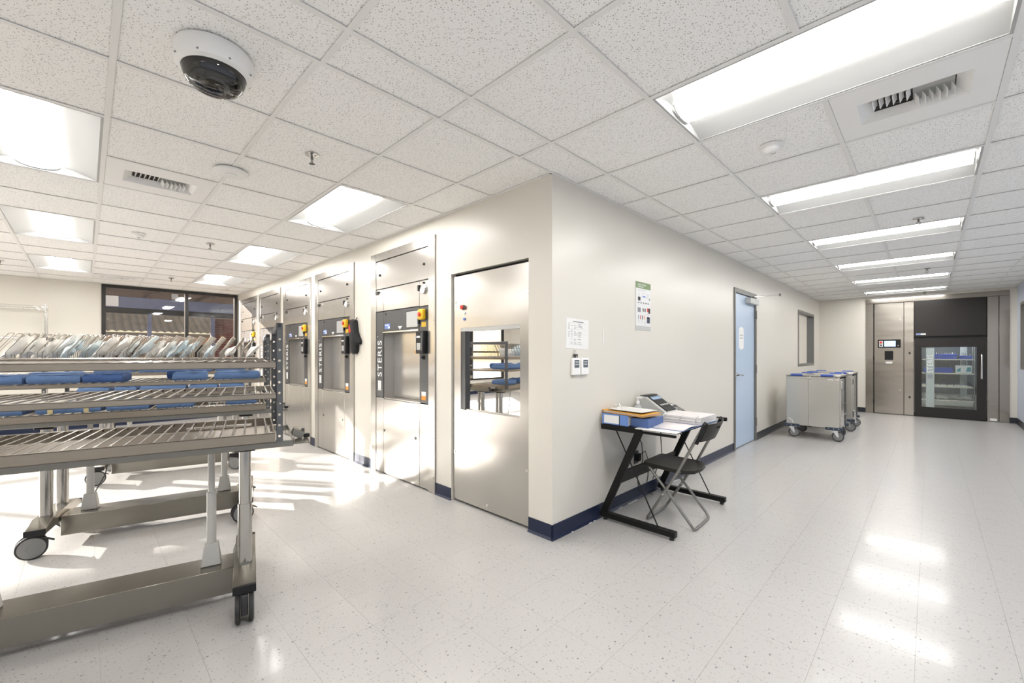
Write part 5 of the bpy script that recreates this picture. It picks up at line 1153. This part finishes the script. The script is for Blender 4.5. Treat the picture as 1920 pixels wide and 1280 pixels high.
# ------------------------------------------------------------------ closed steel carts
def cart(x0, x1, y0, y1, label, doors_open, angs):
    e = empty('case_cart', ((x0 + x1) / 2, (y0 + y1) / 2, 0), 0, label, 'cart', 'case carts')
    hx, hy = (x1 - x0) / 2, (y1 - y0) / 2; zb, ztp = 0.185, 0.945
    MB().box(-hx, hx, -hy, -hy + 0.004, zb, ztp).box(-hx, hx, hy - 0.004, hy, zb, ztp).box(-hx, -hx + 0.004, -hy, hy, zb, ztp).box(-hx, hx, -hy, hy, zb, zb + 0.006).box(-hx, hx, -hy, hy, ztp - 0.006, ztp).build('shell', M_steel2, e, smooth=False)
    sp = -hx + 0.43 * 2 * hx
    MB().box(-hx + 0.002, sp - 0.003, -hy - 0.006, -hy, zb + 0.02, ztp - 0.035).build('front_panel', M_steel2, e, bevel=0.003)
    dp = MB().box(sp + 0.003, hx - 0.002, -hy - 0.010, -hy, zb + 0.005, ztp - 0.04).build('front_panel', M_steel2, e, bevel=0.003)
    m = MB()
    for z in (zb + 0.06, (zb + ztp) / 2, ztp - 0.08): m.cyl((sp + 0.012, -hy - 0.010, z), (sp + 0.012, -hy - 0.013, z), 0.005, n=8).cyl((hx - 0.016, -hy - 0.010, z), (hx - 0.016, -hy - 0.013, z), 0.005, n=8)
    m.build('rivets', M_chrome, dp)
    # door side faces +x
    dd = MB().box(hx - 0.003, hx + 0.014, -hy + 0.01, hy - 0.35, zb + 0.02, ztp - 0.03).build('side_door', M_steel2, e, bevel=0.003)
    for z in (0.30, 0.83): MB().box(hx + 0.004, hx + 0.030, -hy - 0.004, -hy + 0.022, z - 0.05, z + 0.05).build('door_hinge', M_chrome, dd, bevel=0.003)
    MB().box(hx - 0.03, hx - 0.01, -hy + 0.02, hy - 0.02, zb + 0.02, ztp - 0.04).build('interior_shade_sheet', M_shadowgap, e, smooth=False)  # near-black sheet painted as the shade inside the cart
    for z in (0.35, 0.52, 0.69): MB().box(hx - 0.012, hx, hy - 0.34, hy - 0.02, z, z + 0.012).build('shelf_rail', M_chrome, e, smooth=False)
    tp = MB().box(-hx - 0.006, hx + 0.006, -hy - 0.006, hy + 0.006, ztp, ztp + 0.022).build('top_lid', M_steel2, e, bevel=0.006, seg=2)
    for yy, s in ((-hy, -1), (hy, 1)):
        b = MB().tube([(-hx + 0.04, yy + s * 0.004, 0.94), (-hx + 0.05, yy + s * 0.05, 0.965), (hx - 0.05, yy + s * 0.05, 0.965), (hx - 0.04, yy + s * 0.004, 0.94)], 0.010, 10).build('push_bar', M_chrome, e)
        for xa in (-hx + 0.07, hx - 0.22): MB().cyl((xa, yy + s * 0.05, 0.965), (xa + 0.15, yy + s * 0.05, 0.965), 0.017, n=16).build('blue_grip', M_blueh, b)
    MB().box(sp - 0.03, sp + 0.03, -hy - 0.014, -hy, ztp - 0.03, ztp - 0.008).build('latch', M_chrome, e, bevel=0.003)
    MB().tube([(-hx + 0.02 + 0.07 * math.sin(t * .26), -hy - 0.0085, zb + 0.03 + 0.07 * math.cos(t * .26)) for t in range(7)], 0.004, 6).build('bumper_hook', M_white, e)
    i = 0
    for sx_ in (-1, 1):
        for sy_ in (-1, 1):
            bm_ = MB().box(min(sx_ * (hx + 0.03), sx_ * (hx - 0.17)), max(sx_ * (hx + 0.03), sx_ * (hx - 0.17)), min(sy_ * (hy + 0.02), sy_ * (hy - 0.06)), max(sy_ * (hy + 0.02), sy_ * (hy - 0.06)), zb - 0.022, zb + 0.02).build('corner_bumper', M_navyb, e, bevel=0.004)
            m = MB()
            for q in range(3): m.cyl((sx_ * (hx - 0.01 - q * 0.06), sy_ * (hy + 0.02), zb), (sx_ * (hx - 0.01 - q * 0.06), sy_ * (hy + 0.022), zb), 0.006, n=8)
            m.build('bolt_heads', M_chrome, bm_)
            P = Vector((sx_ * (hx - 0.06), sy_ * (hy - 0.03), 0)); M = Matrix.Rotation(angs[i], 3, 'Z'); i += 1; r = 0.075; ax = M @ Vector((0, 1, 0))
            m = MB()
            for s in (-1, 1):
                q = [P + M @ Vector(v) for v in ((0.03, s * 0.024, 0.150), (-0.03, s * 0.024, 0.150), (-0.045, s * 0.024, r - 0.01), (-0.025, s * 0.024, r - 0.012))]
                q2 = [v + ax * s * 0.004 for v in q]; m.add(q + q2, [(0,1,2,3),(7,6,5,4),(0,4,5,1),(1,5,6,2),(2,6,7,3),(3,7,4,0)])
            m.obox(P + Vector((0, 0, 0.155)), (0.075, 0.06, 0.010), M)
            f_ = m.build('caster_fork', M_chrome, e, smooth=False)
            c_ = P + M @ Vector((-0.035, 0, r))
            MB().lathe([(0.001, -0.018), (r * 0.8, -0.018), (r * 0.97, -0.014), (r, -0.006), (r, 0.006), (r * 0.97, 0.014), (r * 0.8, 0.018), (0.001, 0.018)], c_, 28, ax).build('wheel_tyre', M_dgrey, f_)
            for s in (-1, 1): MB().lathe([(r * 0.78, 0), (r * 0.78, 0.003), (r * 0.3, 0.004), (0.001, 0.004)], c_ + ax * s * 0.018, 24, ax * s).build('wheel_hub', M_wheel, f_)
    return e
M_steel2 = steel('cart_steel', (0.66, 0.64, 0.60), 0.24, (90, 90, 90), (2.2, 2.2, 1.0), 0.02, 0.10)
cart(0.25, 0.915, 5.46, 6.14, 'near steel case cart with blue grips against the corridor wall', 0, (R(200), R(160), R(190), R(120)))
cart(0.26, 0.935, 6.64, 7.36, 'far steel case cart, partly hidden behind the near one', 1, (R(190), R(150), R(175), R(200)))

# ------------------------------------------------------------------ outside, seen through the dark framed window
pv = struct(MB().box(-60, XL - WT - 0.02, -45, 40, -0.25, -0.12).build('ground', M_pave, smooth=False))
e = empty('covered_walkway', (-14.5, 0, 0), 0, 'covered walkway with pale blue beam outside the dark framed window', 'walkway')
MB().box(-1.9, 1.6, -3.6, 5.5, 3.02, 3.16).build('roof_slab', M_soffit, e, smooth=False)
for k in range(8): MB().box(-1.9, 1.6, -3.5 + k * 1.25, -3.35 + k * 1.25, 2.92, 3.02).build('rafter', M_soffit, e, smooth=False)
MB().box(1.45, 1.60, -3.6, 5.5, 2.47, 2.76).build('blue_beam', M_bbeam, e, bevel=0.01)
MB().box(1.40, 1.62, -3.6, 5.5, 2.34, 2.46).build('dark_rail', M_bronze, e, smooth=False)
MB().box(1.605, 1.62, -1.93, -1.66, 2.50, 2.76).build('white_sign_plate', M_lwhite, e, smooth=False)
for y in (-0.6, 1.0, 2.1): MB().box(1.60, 1.66, y, y + 0.14, 2.78, 2.92).build('bracket', M_grey, e, smooth=False)
for y in (-1.05, 0.35): MB().box(1.42, 1.58, y - 0.04, y + 0.04, -0.12, 2.34).build('post', M_bbeam, e, smooth=False)
e = empty('brick_wall', (-13.2, 1.60, -0.12), 0, 'red brick wall at the right outside the dark framed window', 'wall')
m = MB(); row = 0; z = 0.0
MB().box(-0.12, -0.02, -1.25, 2.0, 0, 2.45).build('mortar_core', M_stucco, e, smooth=False)
m = MB()
while z < 2.40:
    y = -1.25 + (0.1 if row % 2 else 0)
    while y < 1.9: m.box(-0.02, 0.0, y, y + 0.19, z, z + 0.062); y += 0.20
    z += 0.072; row += 1
b_ = m.build('brick_courses', M_brick, e, smooth=False); b_['kind'] = 'stuff'
e = empty('tile_roofed_building', (-27, 0, -0.12), 0, 'tan building with a clay tile roof beyond the walkway', 'building')
MB().box(-5, 0, -14, 14, 0, 2.5).build('wall', M_stucco, e, smooth=False)
for k in range(9): MB().box(0.0, 0.04, -6 + k * 1.6, -5.1 + k * 1.6, 0.8, 1.9).build('window', M_bronze, e, smooth=False)
vs = []; fs = []; nyy = 420; zr0, zr1 = 2.45, 4.2
for i in range(6):
    t = i / 5
    for j in range(nyy):
        y = -8 + 16 * j / (nyy - 1); wv = abs(math.sin(y * math.pi / 0.30)) * 0.07
        vs.append((1.1 - 4.2 * t, y, zr0 + (zr1 - zr0) * t + wv + (0.0 if i % 2 else 0.03)))
for i in range(5):
    for j in range(nyy - 1): a = i * nyy + j; fs.append((a, a + 1, a + nyy + 1, a + nyy))
MB().add(vs, fs).build('tile_roof', M_rtile, e, smooth=False)
MB().box(0.95, 1.12, -8, 8, 2.28, 2.46).build('eave_board', M_stucco, e, smooth=False)
e = empty('planter', (-12.3, -0.9, -0.12), 0, 'long pale pink planter outside the dark framed window', 'planter')
MB().box(-0.25, 0.25, -1.6, 2.2, 0.0, 0.95).build('trough', M_pink, e, bevel=0.02)
for y in range(12): MB().lathe([(0.01, 0), (0.14, 0.05), (0.17, 0.14), (0.10, 0.24), (0.01, 0.27)], (0, -1.4 + y * 0.3, 0.94), 10).build('plant', M_bbeam if y % 2 else M_pouch, e)
